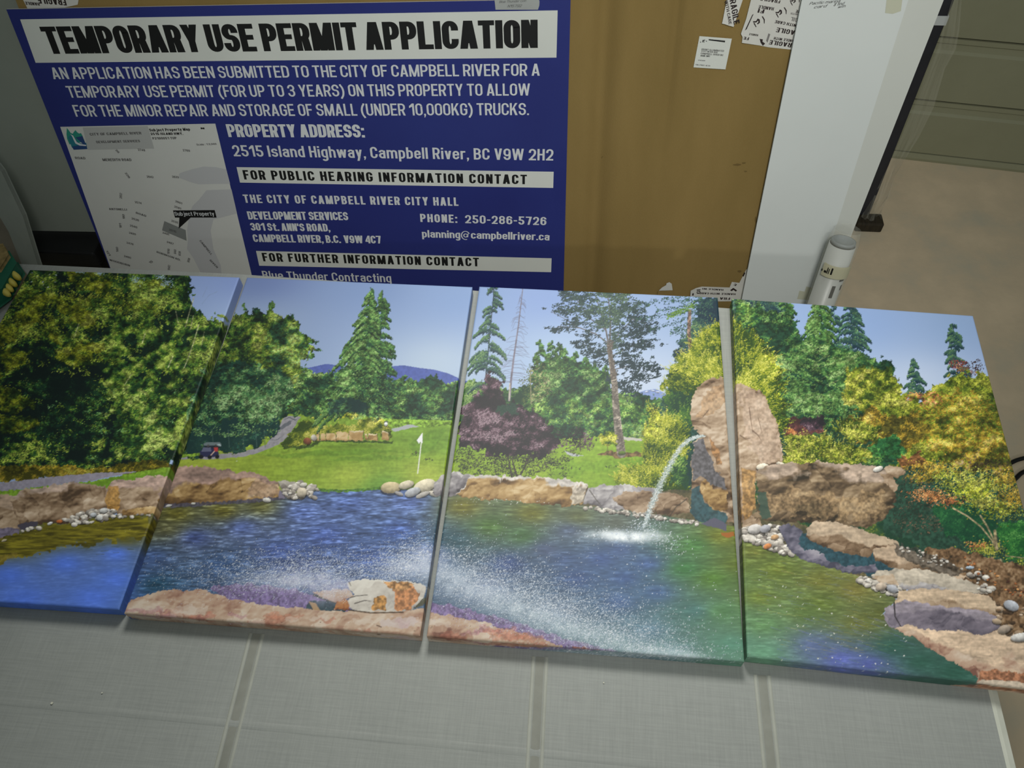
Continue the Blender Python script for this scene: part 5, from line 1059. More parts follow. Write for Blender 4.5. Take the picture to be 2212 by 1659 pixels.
CROPS = [[(66, 586), (515.6, 595.8), (255.4, 1316.4), (-320, 1270.5)], [(527, 598.3), (1021.8, 616), (906.7, 1380.2), (271.7, 1319.3)],
         [(1033, 614.4), (1555, 643), (1607.2, 1426), (921.3, 1377.5)], [(1582.3, 641), (2102, 685.1), (2305, 1476), (1615.3, 1420.4)]]
PANELS = [(-1.0138, 0.7863, 0.0142, 0.4974, 0.7699), (-0.4932, 0.7888, 0.0055, 0.5146, 0.7761), (0.0377, 0.7916, 0.0001, 0.5206, 0.7779), (0.5645, 0.7868, -0.0334, 0.4977, 0.7689)]
LAB = ['canvas print of dense green woods above rocks and plain blue water', 'canvas print of a golf green with flag, tall fir and a white rusty stone',
       'canvas print of a purple maple, water jet and spray over a pond', 'canvas print of orange maples, a dark boulder and stone slabs by green water']
GRID = [(400, 540), (460, 560), (470, 570), (450, 560)]
for i in range(4): canvas(*PANELS[i], CROPS[i], *GRID[i], LAB[i], GAIN[i])

# ------------------------------------------------------------------ lettering
class Plane:                            # a leaning sheet: things are drawn on it at the place the photograph shows them
    def __init__(s, P0, n): s.P, s.n = V(*P0), V(*n) / np.linalg.norm(n)
    def at(s, p, lift=0.): return hit(p, s.P + s.n * lift, s.n)
    def text(s, name, body, bl, br, cap, mat, parent, lift=.0006, **style):
        v, f = glyphs(body, **style); x0, x1 = v[:, 0].min(), v[:, 0].max()
        a, b = s.at(bl, lift), s.at(br, lift); c = s.at((br[0], br[1] - cap), lift)
        X = b - a; Y = np.cross(s.n, X); Y /= np.linalg.norm(Y); hgt = abs((c - b) @ Y)
        t = (v[:, 0] - x0) / (x1 - x0); w = v[:, 1]
        return mesh(name, a + t[:, None] * X + w[:, None] * (Y * hgt) + v[:, 2:3] * (s.n * 4e-5), f, mat, parent)
    def turned(s, name, body, c, wpx, cappx, deg, mat, parent, bold=.15, lift=.0006):   # short text about a centre, turned in the sheet
        v, f = glyphs(body, bold); O = s.at(c, lift); ex = s.at((c[0] + 10, c[1]), lift) - O; sc = np.linalg.norm(ex) / 10
        X = ex / np.linalg.norm(ex); Y = np.cross(s.n, X); r = math.radians(deg)
        A_, B_ = X * math.cos(r) + Y * math.sin(r), -X * math.sin(r) + Y * math.cos(r)
        x0, x1 = v[:, 0].min(), v[:, 0].max(); t = ((v[:, 0] - x0) / (x1 - x0) - .5) * wpx * sc; w = (v[:, 1] / CAPH - .5) * cappx * sc
        return mesh(name, O + t[:, None] * A_ + w[:, None] * B_ + v[:, 2:3] * (s.n * 4e-5), f, mat, parent)
    def patch(s, name, pts, mat, parent, lift=.0003, thick=0.):
        P = [s.at(p, lift) for p in pts]
        if thick: return mesh(name, *prism([q for q in P][::-1], s.n * thick), mat, parent)
        return mesh(name, P, [tuple(range(len(P)))[::-1]], mat, parent)

SIGN_P, SIGN_N = V(-0.07496145, 1.48632466, 0.74345484), V(0.04862548, -0.96413889, 0.26090564)
UX, UZ = V(0.99873062, 0.05037009, 0.), V(-0.01314184, 0.26057445, 0.96536431)
def uv(u, v, off=0.): return SIGN_P + UX * u + UZ * v + SIGN_N * off
def to_uv(p, off=0.): q = hit(p, SIGN_P + SIGN_N * off, SIGN_N) - SIGN_P; return float(q @ UX), float(q @ UZ)
VF = -SIGN_P[2] / UZ[2]                  # v at the floor
S0 = Plane(SIGN_P, SIGN_N)

# ------------------------------------------------------------------ the permit sign
M_BLUE = mottled('sign_blue', (36, 44, 112), (40, 50, 120), 3., .35, .4)
M_SWHITE = mottled('sign_white', (204, 208, 202), (212, 216, 210), 4., .4, .4)
M_BLACK = material('print_black', (24, 25, 25), .45, .3)
M_TEXTW = material('print_white', (206, 210, 212), .45, .3)
M_COREW = material('corrugated_edge', (196, 198, 194), .6)
M_MAP = mottled('map_paper', (198, 200, 196), (206, 208, 204), 3., .5, .3)
M_MAPG = material('map_grey', (176, 178, 176), .5); M_MAPD = material('map_parcel', (128, 132, 130), .5); M_MAPT = material('map_ink', (86, 86, 86), .5); M_RIVR = material('map_river', (184, 186, 188), .5)
M_TEAL, M_TEAL2, M_NAVY = material('logo_green', (44, 140, 124), .5), material('logo_teal', (40, 118, 134), .5), material('logo_blue', (40, 70, 120), .5)
sb = uv(-.58, VF + .004)
sign = thing('permit_sign', 'blue and white temporary use permit notice board leaning on the cardboard carton', 'sign', sb)
u0, u1, vt = -1.194, .0285, .513
mesh('sign_board', *prism([uv(u0, VF + .012), uv(u1, VF + .012), uv(u1, vt + .004), uv(u0 - .002, vt - .006)][::-1], SIGN_N * -.005), M_COREW, sign)
mesh('blue_face', [uv(u0, VF + .012, .0002), uv(u1, VF + .012, .0002), uv(u1, vt + .004, .0002), uv(u0 - .002, vt - .006, .0002)], [(0, 1, 2, 3)], M_BLUE, sign)
S0.patch('title_band', [(43.4, 41.9), (1204.6, 22.4), (1202, 124.4), (77, 135.7)], M_SWHITE, sign)
S0.patch('heading_band', [(511, 361), (1196, 371), (1195, 406), (518.5, 394.4)], M_SWHITE, sign)
S0.patch('heading_band', [(553, 542), (1191.6, 558), (1190.5, 588), (560, 574)], M_SWHITE, sign)
mp = S0.patch('map_sheet', [(130, 274), (465, 267), (552, 628), (256, 628)], M_MAP, sign)
T = lambda *a, **k: S0.text('lettering', *a, **k)
IMP = dict(bold=.235, q=1.02, track=.035, word=.19, bar=.74)
MED = dict(bold=.145, q=1., track=.085, word=.22)
WID = dict(bold=.20, q=.98, track=.15, word=.34, bar=.8)
TGT = dict(bold=.195, q=.92, track=.05, word=.20, bar=.8)
T('TEMPORARY USE PERMIT APPLICATION', (107, 116.5), (1161.7, 103.5), 61, M_BLACK, sign, **IMP)
T('AN APPLICATION HAS BEEN SUBMITTED TO THE CITY OF CAMPBELL RIVER FOR A', (116, 171), (1166, 163.5), 26, M_TEXTW, sign, **MED)
T('TEMPORARY USE PERMIT (FOR UP TO 3 YEARS) ON THIS PROPERTY TO ALLOW', (150, 211), (1145, 206.3), 26, M_TEXTW, sign, **MED)
T('FOR THE MINOR REPAIR AND STORAGE OF SMALL (UNDER 10,000KG) TRUCKS.', (164.5, 252), (1142.6, 248.5), 26, M_TEXTW, sign, **MED)
T('PROPERTY ADDRESS:', (494, 296), (788.7, 297), 28, M_TEXTW, sign, **TGT)
T('2515 Island Highway, Campbell River, BC V9W 2H2', (505.4, 337.6), (1195, 346.8), 24.5, M_TEXTW, sign, bold=.16, track=.10, word=.26)
T('FOR PUBLIC HEARING INFORMATION CONTACT', (528, 387.7), (1138, 398), 20.5, M_BLACK, sign, **WID)
T('THE CITY OF CAMPBELL RIVER CITY HALL', (528, 438), (990.5, 444.7), 18, M_TEXTW, sign, **WID)
T('DEVELOPMENT SERVICES', (537, 474), (753, 475.7), 17.5, M_TEXTW, sign, **TGT)
T("301 St. ANN'S ROAD,", (543, 498), (714, 500), 16.5, M_TEXTW, sign, **TGT)
T('CAMPBELL RIVER, B.C.', (548.4, 522.6), (737, 525), 16.5, M_TEXTW, sign, **TGT)
T('V9W 4C7', (744, 525), (824, 526), 16.5, M_TEXTW, sign, **TGT)
T('PHONE:', (908.3, 479.4), (988, 481.5), 17.5, M_TEXTW, sign, **WID)
T('250-286-5726', (1005, 482), (1180, 486.5), 17.5, M_TEXTW, sign, bold=.18, track=.12, bar=.8)
T('planning@campbellriver.ca', (912, 512.7), (1186.7, 519.4), 16, M_TEXTW, sign, bold=.175, track=.07, bar=.8)
T('FOR FURTHER INFORMATION CONTACT', (569, 564.5), (1035, 575.5), 18.5, M_BLACK, sign, **WID)
T('Blue Thunder Contracting', (569, 603), (846, 610), 18, M_TEXTW, sign, bold=.15, track=.10)
Q = lambda name, pts, m, l=.0006: S0.patch(name, pts, m, mp, l)
Q('map_header', [(178.6, 275.5), (319, 272), (333, 321), (190, 323.5)], M_MAPG)
Q('river_shape', [(387, 375), (397, 371), (413, 366), (439, 360), (466, 361), (489, 366), (497, 397), (470, 397), (429, 398), (410, 393), (387, 384)], M_RIVR)
Q('river_shape', [(446, 411), (500, 409), (512, 461), (461, 474), (455, 498), (461, 538), (477, 574), (480, 612), (445, 612), (418, 558), (404, 538), (406, 520), (404, 498), (408, 470), (415, 446), (430, 431)], M_RIVR)
Q('parcel', [(355, 477.6), (401, 497), (403, 520), (350, 497.6)], M_MAPD, .0009)
Q('callout', [(373.7, 454.6), (463.6, 453.8), (468, 470), (412, 470), (386, 493.8), (387.5, 470), (378, 470)], M_BLACK, .0012)
Q('logo_mountain', [(143.6, 290), (144.4, 276.5), (149, 282), (152.5, 287), (157, 289), (160, 284.5), (163, 281), (167, 286), (171, 288.5), (175, 287.5), (178.6, 294), (182, 306), (150, 312), (145, 300)], M_TEAL)
Q('logo_hill', [(147, 296), (156, 290), (163, 300), (172, 309), (181, 311), (186, 308), (188.5, 321), (160, 323.5), (155, 318)], M_TEAL2, .0009)
Q('logo_lake', [(163, 297), (178, 294), (184, 308), (186, 314), (189, 322), (159, 323.5), (156, 316), (172, 314), (178, 310)], M_NAVY, .0012)
rv_ = [(152, 290), (158, 293), (162, 300), (166, 307), (174, 311), (186, 313), (186, 315.5), (172, 314.5), (163, 310), (159, 302), (156, 295)]
Q('logo_river', rv_, M_TEXTW, .0015)
Tm = lambda b, bl, br, cap, m=M_MAPT, **k: S0.text('map_lettering', b, bl, br, cap, m, mp, lift=k.pop('lift', .0010), **k)
Tm('CITY OF CAMPBELL RIVER', (195, 293), (306, 290), 5.5, bold=0.17); Tm('DEVELOPMENT SERVICES', (209, 309.5), (303, 307), 5.2, bold=0.17)
Tm('Subject Property Map', (323.5, 284), (411, 282), 6, M_BLACK, bold=0.20); Tm('2515 ISLAND HWY.', (326, 291.8), (396, 291), 5, M_BLACK, bold=0.20); Tm('P2100051 TUP', (330, 301.4), (382, 300.6), 5, bold=0.20); Tm('Scale : 1:3,000', (425, 314.4), (468, 312.8), 4)
Tm('MEREDITH ROAD', (222.5, 347.8), (284.4, 347.8), 5.5, bold=0.17); Tm('ROAD', (163, 343.7), (185, 344.2), 5); Tm('N', (434, 279), (442, 279), 3.5, M_BLACK, bold=0.20)
Tm('Subject Property', (378.3, 466), (463.6, 466), 8.5, M_TEXTW, bold=0.15, lift=.0016)
for b, c, w, d in (('20', (253.5, 326.6), 8, -60), ('2748', (305.5, 324), 15, -5), ('2769', (402.4, 325), 15, -5), ('226', (275.4, 378.7), 13, -70), ('2642', (324, 382), 14, -5), ('2633', (378.8, 382.3), 14, -5), ('202', (260.7, 423), 13, 70), ('2574', (298.4, 437.7), 14, -12),
                   ('ANTONELLI', (254.6, 452), 38, -2), ('180', (266.9, 468), 11, 78), ('ROAD', (304.5, 463), 21, -22), ('2526', (292, 473.8), 15, -20), ('181', (260, 487.6), 11, 78), ('2500', (288.4, 489), 15, -20), ('2480', (286, 504.5), 14, -18), ('2470', (280.7, 526), 14, -18),
                   ('140', (253, 539), 12, 75), ('121', (233.8, 546.8), 12, -75), ('2460', (275.3, 555), 14, -20), ('WOODBURN', (258.4, 567.5), 42, -20), ('2601', (386, 437), 14, -24), ('2581', (383.7, 448.4), 14, -24), ('2535', (377.5, 479), 14, -22), ('2515', (373, 498.4), 15, -22),
                   ('2495', (358.3, 504.5), 14, -20), ('2487', (367.5, 524.5), 14, -22), ('1010', (364, 543), 13, 70), ('940', (378, 543.7), 11, 72), ('928', (388, 547.6), 11, 72), ('ROBINSON RD.', (364.5, 553), 50, -24), ('908', (407.5, 562), 11, 62), ('15', (326, 566), 9, 30), ('1042', (365, 578), 13, 70), ('CAMPBELL', (445, 535), 38, -66), ('RIVER', (462, 570), 22, -60)):
    S0.turned('map_lettering', b, c, w, 4.6, d, M_MAPT, mp, lift=.0018)
M_TAG = mottled('masking_paper', (150, 154, 152), (162, 166, 164), 12., .6)
tagp = S0.patch('paper_label', [(1068, -3), (1163, -4), (1165.5, 3), (1165, 12), (1162, 21), (1070.5, 21)], M_TAG, sign, .0010)
S0.text('handwriting', 'Blue Thunder Con', (1078, 6.5), (1137, 4), 5, M_MAPT, tagp, lift=.0016, shear=.3, bold=.09); S0.text('handwriting', 'N15792', (1096, 16), (1128, 15), 5.5, M_MAPT, tagp, lift=.0016, shear=.3, bold=.09)

# ------------------------------------------------------------------ the big carton behind it
def cardboard():
    m = mottled('cardboard', (127, 107, 63), (141, 119, 73), 5., .85, .15, .3, 700., stretch=(1, 1, .12)); return m
M_CARD = cardboard(); M_TORN = mottled('torn_liner', (196, 198, 194), (206, 208, 204), 20., .8)
M_FRAG = mottled('tape_white', (196, 196, 190), (206, 206, 200), 16., .35, .45); M_RED = material('tape_ink', (38, 28, 28), .5); M_MARK = material('tape_scuff', (120, 118, 116), .5)
OFF = -.0078; rr0 = random.Random(3); M_SCUFF = material('scuffed_card', (104, 86, 48), .9)
box = thing('cardboard_carton', 'large flat brown cardboard carton with fragile tape behind the permit sign', 'carton', uv(-.33, VF + .02, OFF - .06))
bl_, br_ = to_uv((1605, 640), OFF), to_uv((1720, 80), OFF); slope = (br_[0] - bl_[0]) / (br_[1] - bl_[1])
BU0, BV0, BV1 = -1.172, VF + .035, .80
def bulge(u, v):                         # the wall of the carton is creased along its flutes
    a = to_uv((1325, 250), OFF)[0]; b = to_uv((1447, 60), OFF)[0]
    g = lambda c, w: math.exp(-((u - c) / w) ** 2)
    k = -.016 * g(a - .030, .022) + .0034 * g(a + .022, .02) - .006 * g(a + .085, .035) + .003 * g(b - .02, .02) - .009 * g(b + .012, .010) * min(1, max(0, (v - .1) / .3)) - .004 * g(b + .13, .05)
    return k if u > .05 else 0.
NU, NV = 220, 24; vs, fs = [], []
for j in range(NV + 1):
    v = BV0 + (BV1 - BV0) * j / NV; ur = bl_[0] + slope * (v - bl_[1])
    for i in range(NU + 1): u = BU0 + (ur - BU0) * i / NU; vs.append(uv(u, v, OFF + bulge(u, v) * (1 if 0 < i < NU else 0)))
for j in range(NV):
    for i in range(NU): a = j * (NU + 1) + i; fs.append((a, a + 1, a + NU + 2, a + NU + 1))
mesh('front_wall', vs, fs, M_CARD, box, smooth=True)
def corner(j, i): return vs[j * (NU + 1) + i]
c4 = [corner(0, 0), corner(0, NU), corner(NV, NU), corner(NV, 0)]
bk = [p - SIGN_N * .11 for p in c4]
mesh('side_walls', c4 + bk, [(4, 7, 6, 5), (0, 4, 5, 1), (1, 5, 6, 2), (2, 6, 7, 3), (3, 7, 4, 0)], M_CARD, box)
SB = Plane(SIGN_P + SIGN_N * OFF, SIGN_N)
lab = SB.patch('shipping_label', [(1511, 78), (1581, 83.5), (1567, 150), (1498, 145.5)], M_SWHITE, box, .0010)
SB.patch('label_bar', [(1531, 84.5), (1566.5, 88), (1566, 91.5), (1531, 87)], M_BLACK, lab, .0016)
for b, bl, br, c, bo in (('GRANT ILLUMINATED', (1515, 108), (1563.5, 112), 3.6, .02), ('2237 INTER RUE', (1514.5, 112), (1550, 115), 3.4, .02), ('CAMPBELL RIVER BC', (1513.5, 117), (1562, 121), 3.6, .03), ('V9W 5W1', (1513, 122), (1533, 123.3), 3.4, .05), ('E', (1517, 91), (1522, 91.5), 5, .06), ('TRK 21803  4E DX', (1502, 141), (1534, 143.5), 2.6, .02), ('CHEMIN', (1508, 131), (1523, 132), 2, .0)):
    SB.text('label_print', b, bl, br, c, M_MAPT if bo < .05 else M_BLACK, lab, lift=.0016, bold=.13 + bo)
for q in ((1512.5, 90), (1521, 85.5), (1525, 88)): SB.patch('label_mark', [(q[0], q[1]), (q[0] + 2, q[1]), (q[0] + 2, q[1] + 2), (q[0], q[1] + 2)], M_MAPT, lab, .0016)
def tape(pts, lift=.0008): return SB.patch('fragile_tape', pts, M_FRAG, box, lift, .0004)
t1 = tape([(1571, -8), (1607, -8), (1584.5, 58), (1575, 55.5), (1565, 52), (1559.5, 51), (1562, 40)])
SB.turned('tape_lettering', 'FRAGILE', (1586.5, 21), 62, 13, -71, M_RED, t1, .17, .0016); SB.turned('tape_lettering', 'LE WITH CARE', (1572, 20), 66, 6.5, -71, M_RED, t1, .15, .0016)
t2 = tape([(1624, -8), (1741, -8), (1718, 108), (1660, 102), (1640, 98), (1602.5, 92.5), (1604, 80), (1600.5, 73), (1612, 40)])
P2 = lambda b, c, w, h, d, m=M_RED, bo=.18: SB.turned('tape_lettering', b, c, w, h, d, m, t2, bo, .0016)
P2('FRAGILE', (1690, 95), 58, 9, 172); P2('HANDLE WITH', (1696, 86), 50, 5.5, 172); P2('FRAGILE', (1706, 69), 60, 9.5, 171); P2('WITH CARE', (1698, 51), 50, 6, 170); P2('HANDLE', (1655, 17), 34, 6.5, 172); P2('FI', (1644, 24), 14, 8, 172, M_RED, .2); P2('FRAGILE', (1664, 1), 44, 6, 172); P2('GIL', (1716, 42), 16, 8, 172, M_MARK); P2('RE', (1724, 25), 10, 6, 172); P2('HANDLE', (1628, 75), 20, 4, 172); P2('FE', (1612, 83), 12, 6, 172); P2('WITH', (1716, 30), 16, 4, 172, M_MARK)
def glass_mark(c, s, m=M_RED):           # the cracked goblet with two bracket strokes
    cx, cy = c
    SB.patch('tape_mark', [(cx - s, cy - .1 * s), (cx - .3 * s, cy - .15 * s), (cx + .1 * s, cy - .75 * s), (cx + .55 * s, cy - .5 * s), (cx + .6 * s, cy + .2 * s), (cx + .1 * s, cy + .6 * s), (cx - .1 * s, cy + .45 * s), (cx + .25 * s, cy + .1 * s), (cx + .2 * s, cy - .3 * s), (cx - .2 * s, cy + .15 * s), (cx - .9 * s, cy + .2 * s)], m, t2, .0016)
    SB.patch('tape_mark', [(cx - .9 * s, cy + .3 * s), (cx - .6 * s, cy + .3 * s), (cx - .2 * s, cy + 1.15 * s), (cx - .35 * s, cy + 1.25 * s)], m, t2, .0016)
    SB.patch('tape_mark', [(cx + 1.0 * s, cy - 1.2 * s), (cx + 1.25 * s, cy - 1.25 * s), (cx + 1.7 * s, cy - .5 * s), (cx + 1.65 * s, cy + .4 * s), (cx + 1.5 * s, cy + .4 * s), (cx + 1.45 * s, cy - .4 * s)], m, t2, .0016)
glass_mark((1636, 47), 9.5); glass_mark((1684, 27), 9); glass_mark((1714, 2), 8)
SB.patch('tape_mark', [(1625, 32), (1628, 30), (1613, 63), (1609, 66)], M_RED, t2, .0016); SB.patch('tape_mark', [(1641, 84), (1648, 85), (1647, 90), (1653, 94), (1648, 99), (1643, 92)], M_RED, t2, .0016); SB.patch('tape_mark', [(1660, 72), (1664, 74), (1658, 92), (1655, 88)], M_MARK, t2, .0016)
t3 = tape([(1581, 609), (1597, 611), (1612, 582), (1618, 580), (1608, 650), (1490, 652), (1492, 628), (1504, 622), (1516, 619), (1576, 621)])
for b, c, w, h, d in (('HANDLE WITH CARE', (1550, 634.5), 78, 4.6, 178), ('HANDLE WI', (1540, 625), 46, 4, 176), ('FRA', (1566, 645), 22, 6, 178), ('GI', (1509, 630), 11, 8, 95), ('E', (1588, 615), 6, 5, 150), ('I', (1497, 636), 3, 6, 178)):
    SB.turned('tape_lettering', b, c, w, h, d, M_RED, t3, .17, .0018)
SB.patch('tape_mark', [(1577, 627), (1584, 622), (1592, 627), (1590, 630), (1584, 626), (1581, 629)], M_RED, t3, .0018); SB.patch('tape_mark', [(1604, 596), (1606, 598), (1610, 590), (1608, 588)], M_RED, t3, .0018)
t4 = tape([(44, -12), (172, -14), (168, 10), (140, 16), (60, 19)]); 
for b, c, w, h, d in (('FRAGILE', (112, 3), 60, 12, 176), ('HANDLE', (70, 8), 30, 6, 176)): SB.turned('tape_lettering', b, c, w, h, d, M_RED, t4, .19, .0016)
for q, w_, h_ in (((1594, 356), 20, 5), ((1607, 352), 10, 4), ((1611, 370), 8, 3), ((1634, 476), 8, 16), ((1598, 586), 12, 5), ((1302, 338), 1.6, 5)):
    SB.patch('scuff_mark', [(q[0] + w_ * .5 * math.cos(t) * rr0.uniform(.5, 1.1), q[1] + h_ * .5 * math.sin(t) * rr0.uniform(.5, 1.1)) for t in np.linspace(0, 2 * math.pi, 11, endpoint=False)], M_SCUFF, box, .0006)
SB.patch('torn_patch', [(1423, 628), (1430, 621), (1439, 616), (1440, 612), (1446, 609.5), (1451, 613), (1453, 627)], M_TORN, box, .0045)
SB.patch('torn_flap', [(1421, 629), (1453, 627), (1454, 640), (1420, 640)], M_CARD, box, .0048)

# ------------------------------------------------------------------ white foam boards
M_FOAM = mottled('foam_board', (202, 208, 206), (208, 214, 212), 2., .55, .3)
M_FOAM2 = mottled('foam_board_dull', (192, 196, 190), (198, 202, 196), 2., .6, .3)
M_OLDT = material('old_tape', (186, 188, 168), .5)
def slab(name, label, off, left, right, thick, mat, group, v1=.62):
    (a0, b0), (a1, b1) = [to_uv(p, off) for p in left]; (c0, d0), (c1, d1) = [to_uv(p, off) for p in right]
    lu = lambda v: a0 + (a1 - a0) * (v - b0) / (b1 - b0); ru = lambda v: c0 + (c1 - c0) * (v - d0) / (d1 - d0)
    v0 = (-SIGN_P[2] - SIGN_N[2] * (off - thick)) / UZ[2] + .006
    o = thing(name, label, 'board', uv((lu(v0) + ru(v0)) / 2, v0, off), group)
    pts = [uv(lu(v0), v0, off), uv(ru(v0), v0, off), uv(ru(v1), v1, off), uv(lu(v1), v1, off)]
    bevel(mesh('board_sheet', *prism(pts[::-1], SIGN_N * -thick), mat, o), .0015); return o
fb = slab('foam_board', 'white foam board with pen writing leaning over the carton edge', .0062, [(1734, 0), (1605, 640)], [(1951, 30), (1809, 477)], .004, M_FOAM, None)
fb2 = slab('foam_board', 'plain white foam board peeking out behind the written board', .0016, [(1760, 0), (1630, 640)], [(2037, 0), (1847, 485)], .0045, M_FOAM2, None)
SF = Plane(SIGN_P + SIGN_N * .0062, SIGN_N)
for b, bl, br, c in (('Pacific marina', (1747.5, 10.8), (1815.7, 4.8), 6), ('card', (1758, 18.3), (1788, 15.3), 6), ('$ find', (1800.7, 13.2), (1825, 10.2), 6.5), ('with', (1810, 17.8), (1827, 15.3), 5)): SF.text('handwriting', b, bl, br, c, M_BLACK, fb, shear=.35, bold=.10, lift=.0005)
SF.patch('tape_remnant', [(1722, 646), (1727, 628), (1738, 630), (1742, 619), (1755, 622), (1756, 636), (1748, 648)], M_OLDT, fb, .0004)
Plane(SIGN_P + SIGN_N * .0062, SIGN_N).patch('tape_remnant', [(1916, -6), (1950, -6), (1946, 24), (1928, 30), (1912, 28)], M_OLDT, fb, .0004)

# ------------------------------------------------------------------ black frame in plastic, block and tube
M_BLK = mottled('black_frame', (34, 36, 42), (44, 46, 54), 10., .4, .4); M_TAPEW = material('white_tape', (190, 196, 196), .4)
def plastic(name, haze=.16, rough=.12):
    m = bpy.data.materials.new(name); m.use_nodes = True; nt = m.node_tree; nt.nodes.clear()
    out = N(m, 'ShaderNodeOutputMaterial'); mx = N(m, 'ShaderNodeMixShader'); tr = N(m, 'ShaderNodeBsdfTransparent'); pr = N(m, 'ShaderNodeBsdfPrincipled')
    pr.inputs['Base Color'].default_value = lin((206, 206, 192)); pr.inputs['Roughness'].default_value = rough; pr.inputs['Specular IOR Level'].default_value = .8
    mx.inputs[0].default_value = haze; L(m, tr.outputs[0], mx.inputs[1]); L(m, pr.outputs[0], mx.inputs[2]); L(m, mx.outputs[0], out.inputs[0])
    return m
M_FILM = plastic('clear_film')
foot0 = at_z((1875, 496), 0)
BP, BN = V(0, foot0[1] + .03, 0), V(0, -1, 0); SBk = Plane(BP, BN)
def on(pts): return [SBk.at(p) for p in pts]
blk = thing('black_frame', 'tall black framed panel wrapped in clear film beside the garage door', 'frame', V(1.0, BP[1], .04))
e = on([(2061, 0), (1887, 439)]); top, bot = e[0], e[1]; d_ = (top - bot) / (top[2] - bot[2])
lo, hi_ = bot + d_ * (.045 - bot[2]), top + d_ * .25
mesh('panel', *prism([lo, hi_, hi_ + V(-.70, 0, 0), lo + V(-.70, 0, 0)], V(0, .035, 0)), M_BLK, blk)
w_ = SBk.at((2037, 40)); k1, k2 = bot + d_ * (SBk.at((2022, 34))[2] - bot[2]), bot + d_ * (SBk.at((2022, 54))[2] - bot[2])
mesh('tape_band', *prism([k2 + V(.004, -.002, 0), k1 + V(.004, -.002, 0), k1 + V(-.2, -.002, .0), k2 + V(-.2, -.002, 0)], V(0, .0385, 0)), M_TAPEW, blk)
rr = random.Random(5); fv, ff = [], []
edge_r = [(2078, -20), (2070, 60), (2062, 100), (2040, 145), (2015, 226), (1985, 290), (1950, 340), (1934, 373), (1922, 420), (1906, 455), (1902, 470)]
edge_l = [(2060, -20), (2036, 60), (2022, 100), (2004, 145), (1972, 226), (1945, 290), (1924, 340), (1910, 373), (1890, 420), (1868, 455), (1856, 470)]
for (l, r) in zip(edge_l, edge_r):
    a, b = SBk.at(l), SBk.at(r)
    for i in range(9): t = i / 8; fv.append(a + (b - a) * t + V(0, -.004 - .05 * t * t * 0 + rr.uniform(-.006, .006) * (1 + 3 * max(0, len(fv) - 54) / 45) - .006, 0))
for j in range(len(edge_l) - 1):
    for i in range(8): ff.append((j * 9 + i, j * 9 + i + 1, (j + 1) * 9 + i + 1, (j + 1) * 9 + i))
mesh('plastic_wrap', fv, ff, M_FILM, blk)
M_WOOD = mottled('dark_wood', (40, 36, 28), (58, 52, 40), 20., .7, .2, stretch=(8, 1, 1))
wa, wb = at_z((1856, 497), 0), at_z((1902, 498), 0)
blkw = thing('wooden_block', 'short dark wooden block under the film wrapped black frame', 'block', (wa + wb) / 2)
bevel(mesh('block_body', *box_vf(wa[0] - .02, wb[0], wa[1] - .01, wa[1] + .05, 0, .040), M_WOOD, blkw), .006)
mesh('end_grain', *box_vf(wb[0] - .0005, wb[0] + .0006, wa[1] - .002, wa[1] + .042, .006, .034), mottled('end_grain', (48, 42, 30), (70, 60, 44), 60., .8), blkw)

M_TUBE = mottled('tube_paper', (188, 192, 188), (198, 202, 198), 6., .35, .5); M_TUBED = material('tube_cap_grey', (134, 142, 144), .4, .4)  # white wall, plain grey end cap
topc = CAMN + ray((1829, 503)) * 1.935; base = V(.575, 1.232, 0)
ax = (topc - base); hgt = np.linalg.norm(ax); ax /= hgt; r0 = .032
tube = thing('mailing_tube', 'white mailing tube in clear film standing by the foam boards', 'tube', base)
e1 = np.cross(ax, V(0, 1, 0)); e1 /= np.linalg.norm(e1); e2 = np.cross(ax, e1)
def ringp(t, r): return [base + ax * t + (e1 * math.cos(a) + e2 * math.sin(a)) * r for a in np.linspace(0, 2 * math.pi, 40, endpoint=False)]
def loft(name, rings, mat, parent, cap=(True, True)):
    v = [p for r in rings for p in r]; n = 40; f = []
    for i in range(len(rings) - 1):
        for j in range(n): f.append((i * n + j, i * n + (j + 1) % n, (i + 1) * n + (j + 1) % n, (i + 1) * n + j))
    if cap[0]: f.append(tuple(range(n))[::-1])
    if cap[1]: f.append(tuple(range((len(rings) - 1) * n, len(rings) * n)))
    return mesh(name, v, f, mat, parent, smooth=True)
loft('tube_wall', [ringp(.004, r0), ringp(hgt - .03, r0), ringp(hgt - .03, r0 - .002), ringp(hgt - .06, r0 - .002)], M_TUBE, tube, (True, True))
loft('end_cap', [ringp(hgt - .028, r0 - .003), ringp(hgt - .020, r0 - .003), ringp(hgt - .020, r0 - .008), ringp(hgt - .035, r0 - .009)], M_TUBED, tube)
loft('film_sleeve', [[p + SIGN_N * rr.uniform(-.002, .002) for p in ringp(t, r0 + .003 + q)] for t, q in ((.01, .012), (.06, .006), (.12, .001), (.3, .002), (.5, .001), (hgt - .12, .002), (hgt - .02, .002), (hgt + .01, -.004))], plastic('tube_film', .2, .1), tube, (False, False))
def band(name, t0, t1, a0, a1, mat, r=r0 + .0008):
    v, f = [], []; n = 10
    for i in range(n + 1):
        a = a0 + (a1 - a0) * i / n; q = e1 * math.cos(a) + e2 * math.sin(a); v += [base + ax * t0 + q * r, base + ax * t1 + q * r]
    for i in range(n): f.append((2 * i, 2 * i + 2, 2 * i + 3, 2 * i + 1))
    return mesh(name, v, f, mat, tube)
fa = math.atan2((CAMN - base) @ e2, (CAMN - base) @ e1)       # the side that looks to the table
M_LTAPE = material('label_tape', (190, 188, 160), .5)
lt = band('label_tape', hgt - .108, hgt - .074, fa - .7, fa + 1.3, M_LTAPE, r0 + .0065)
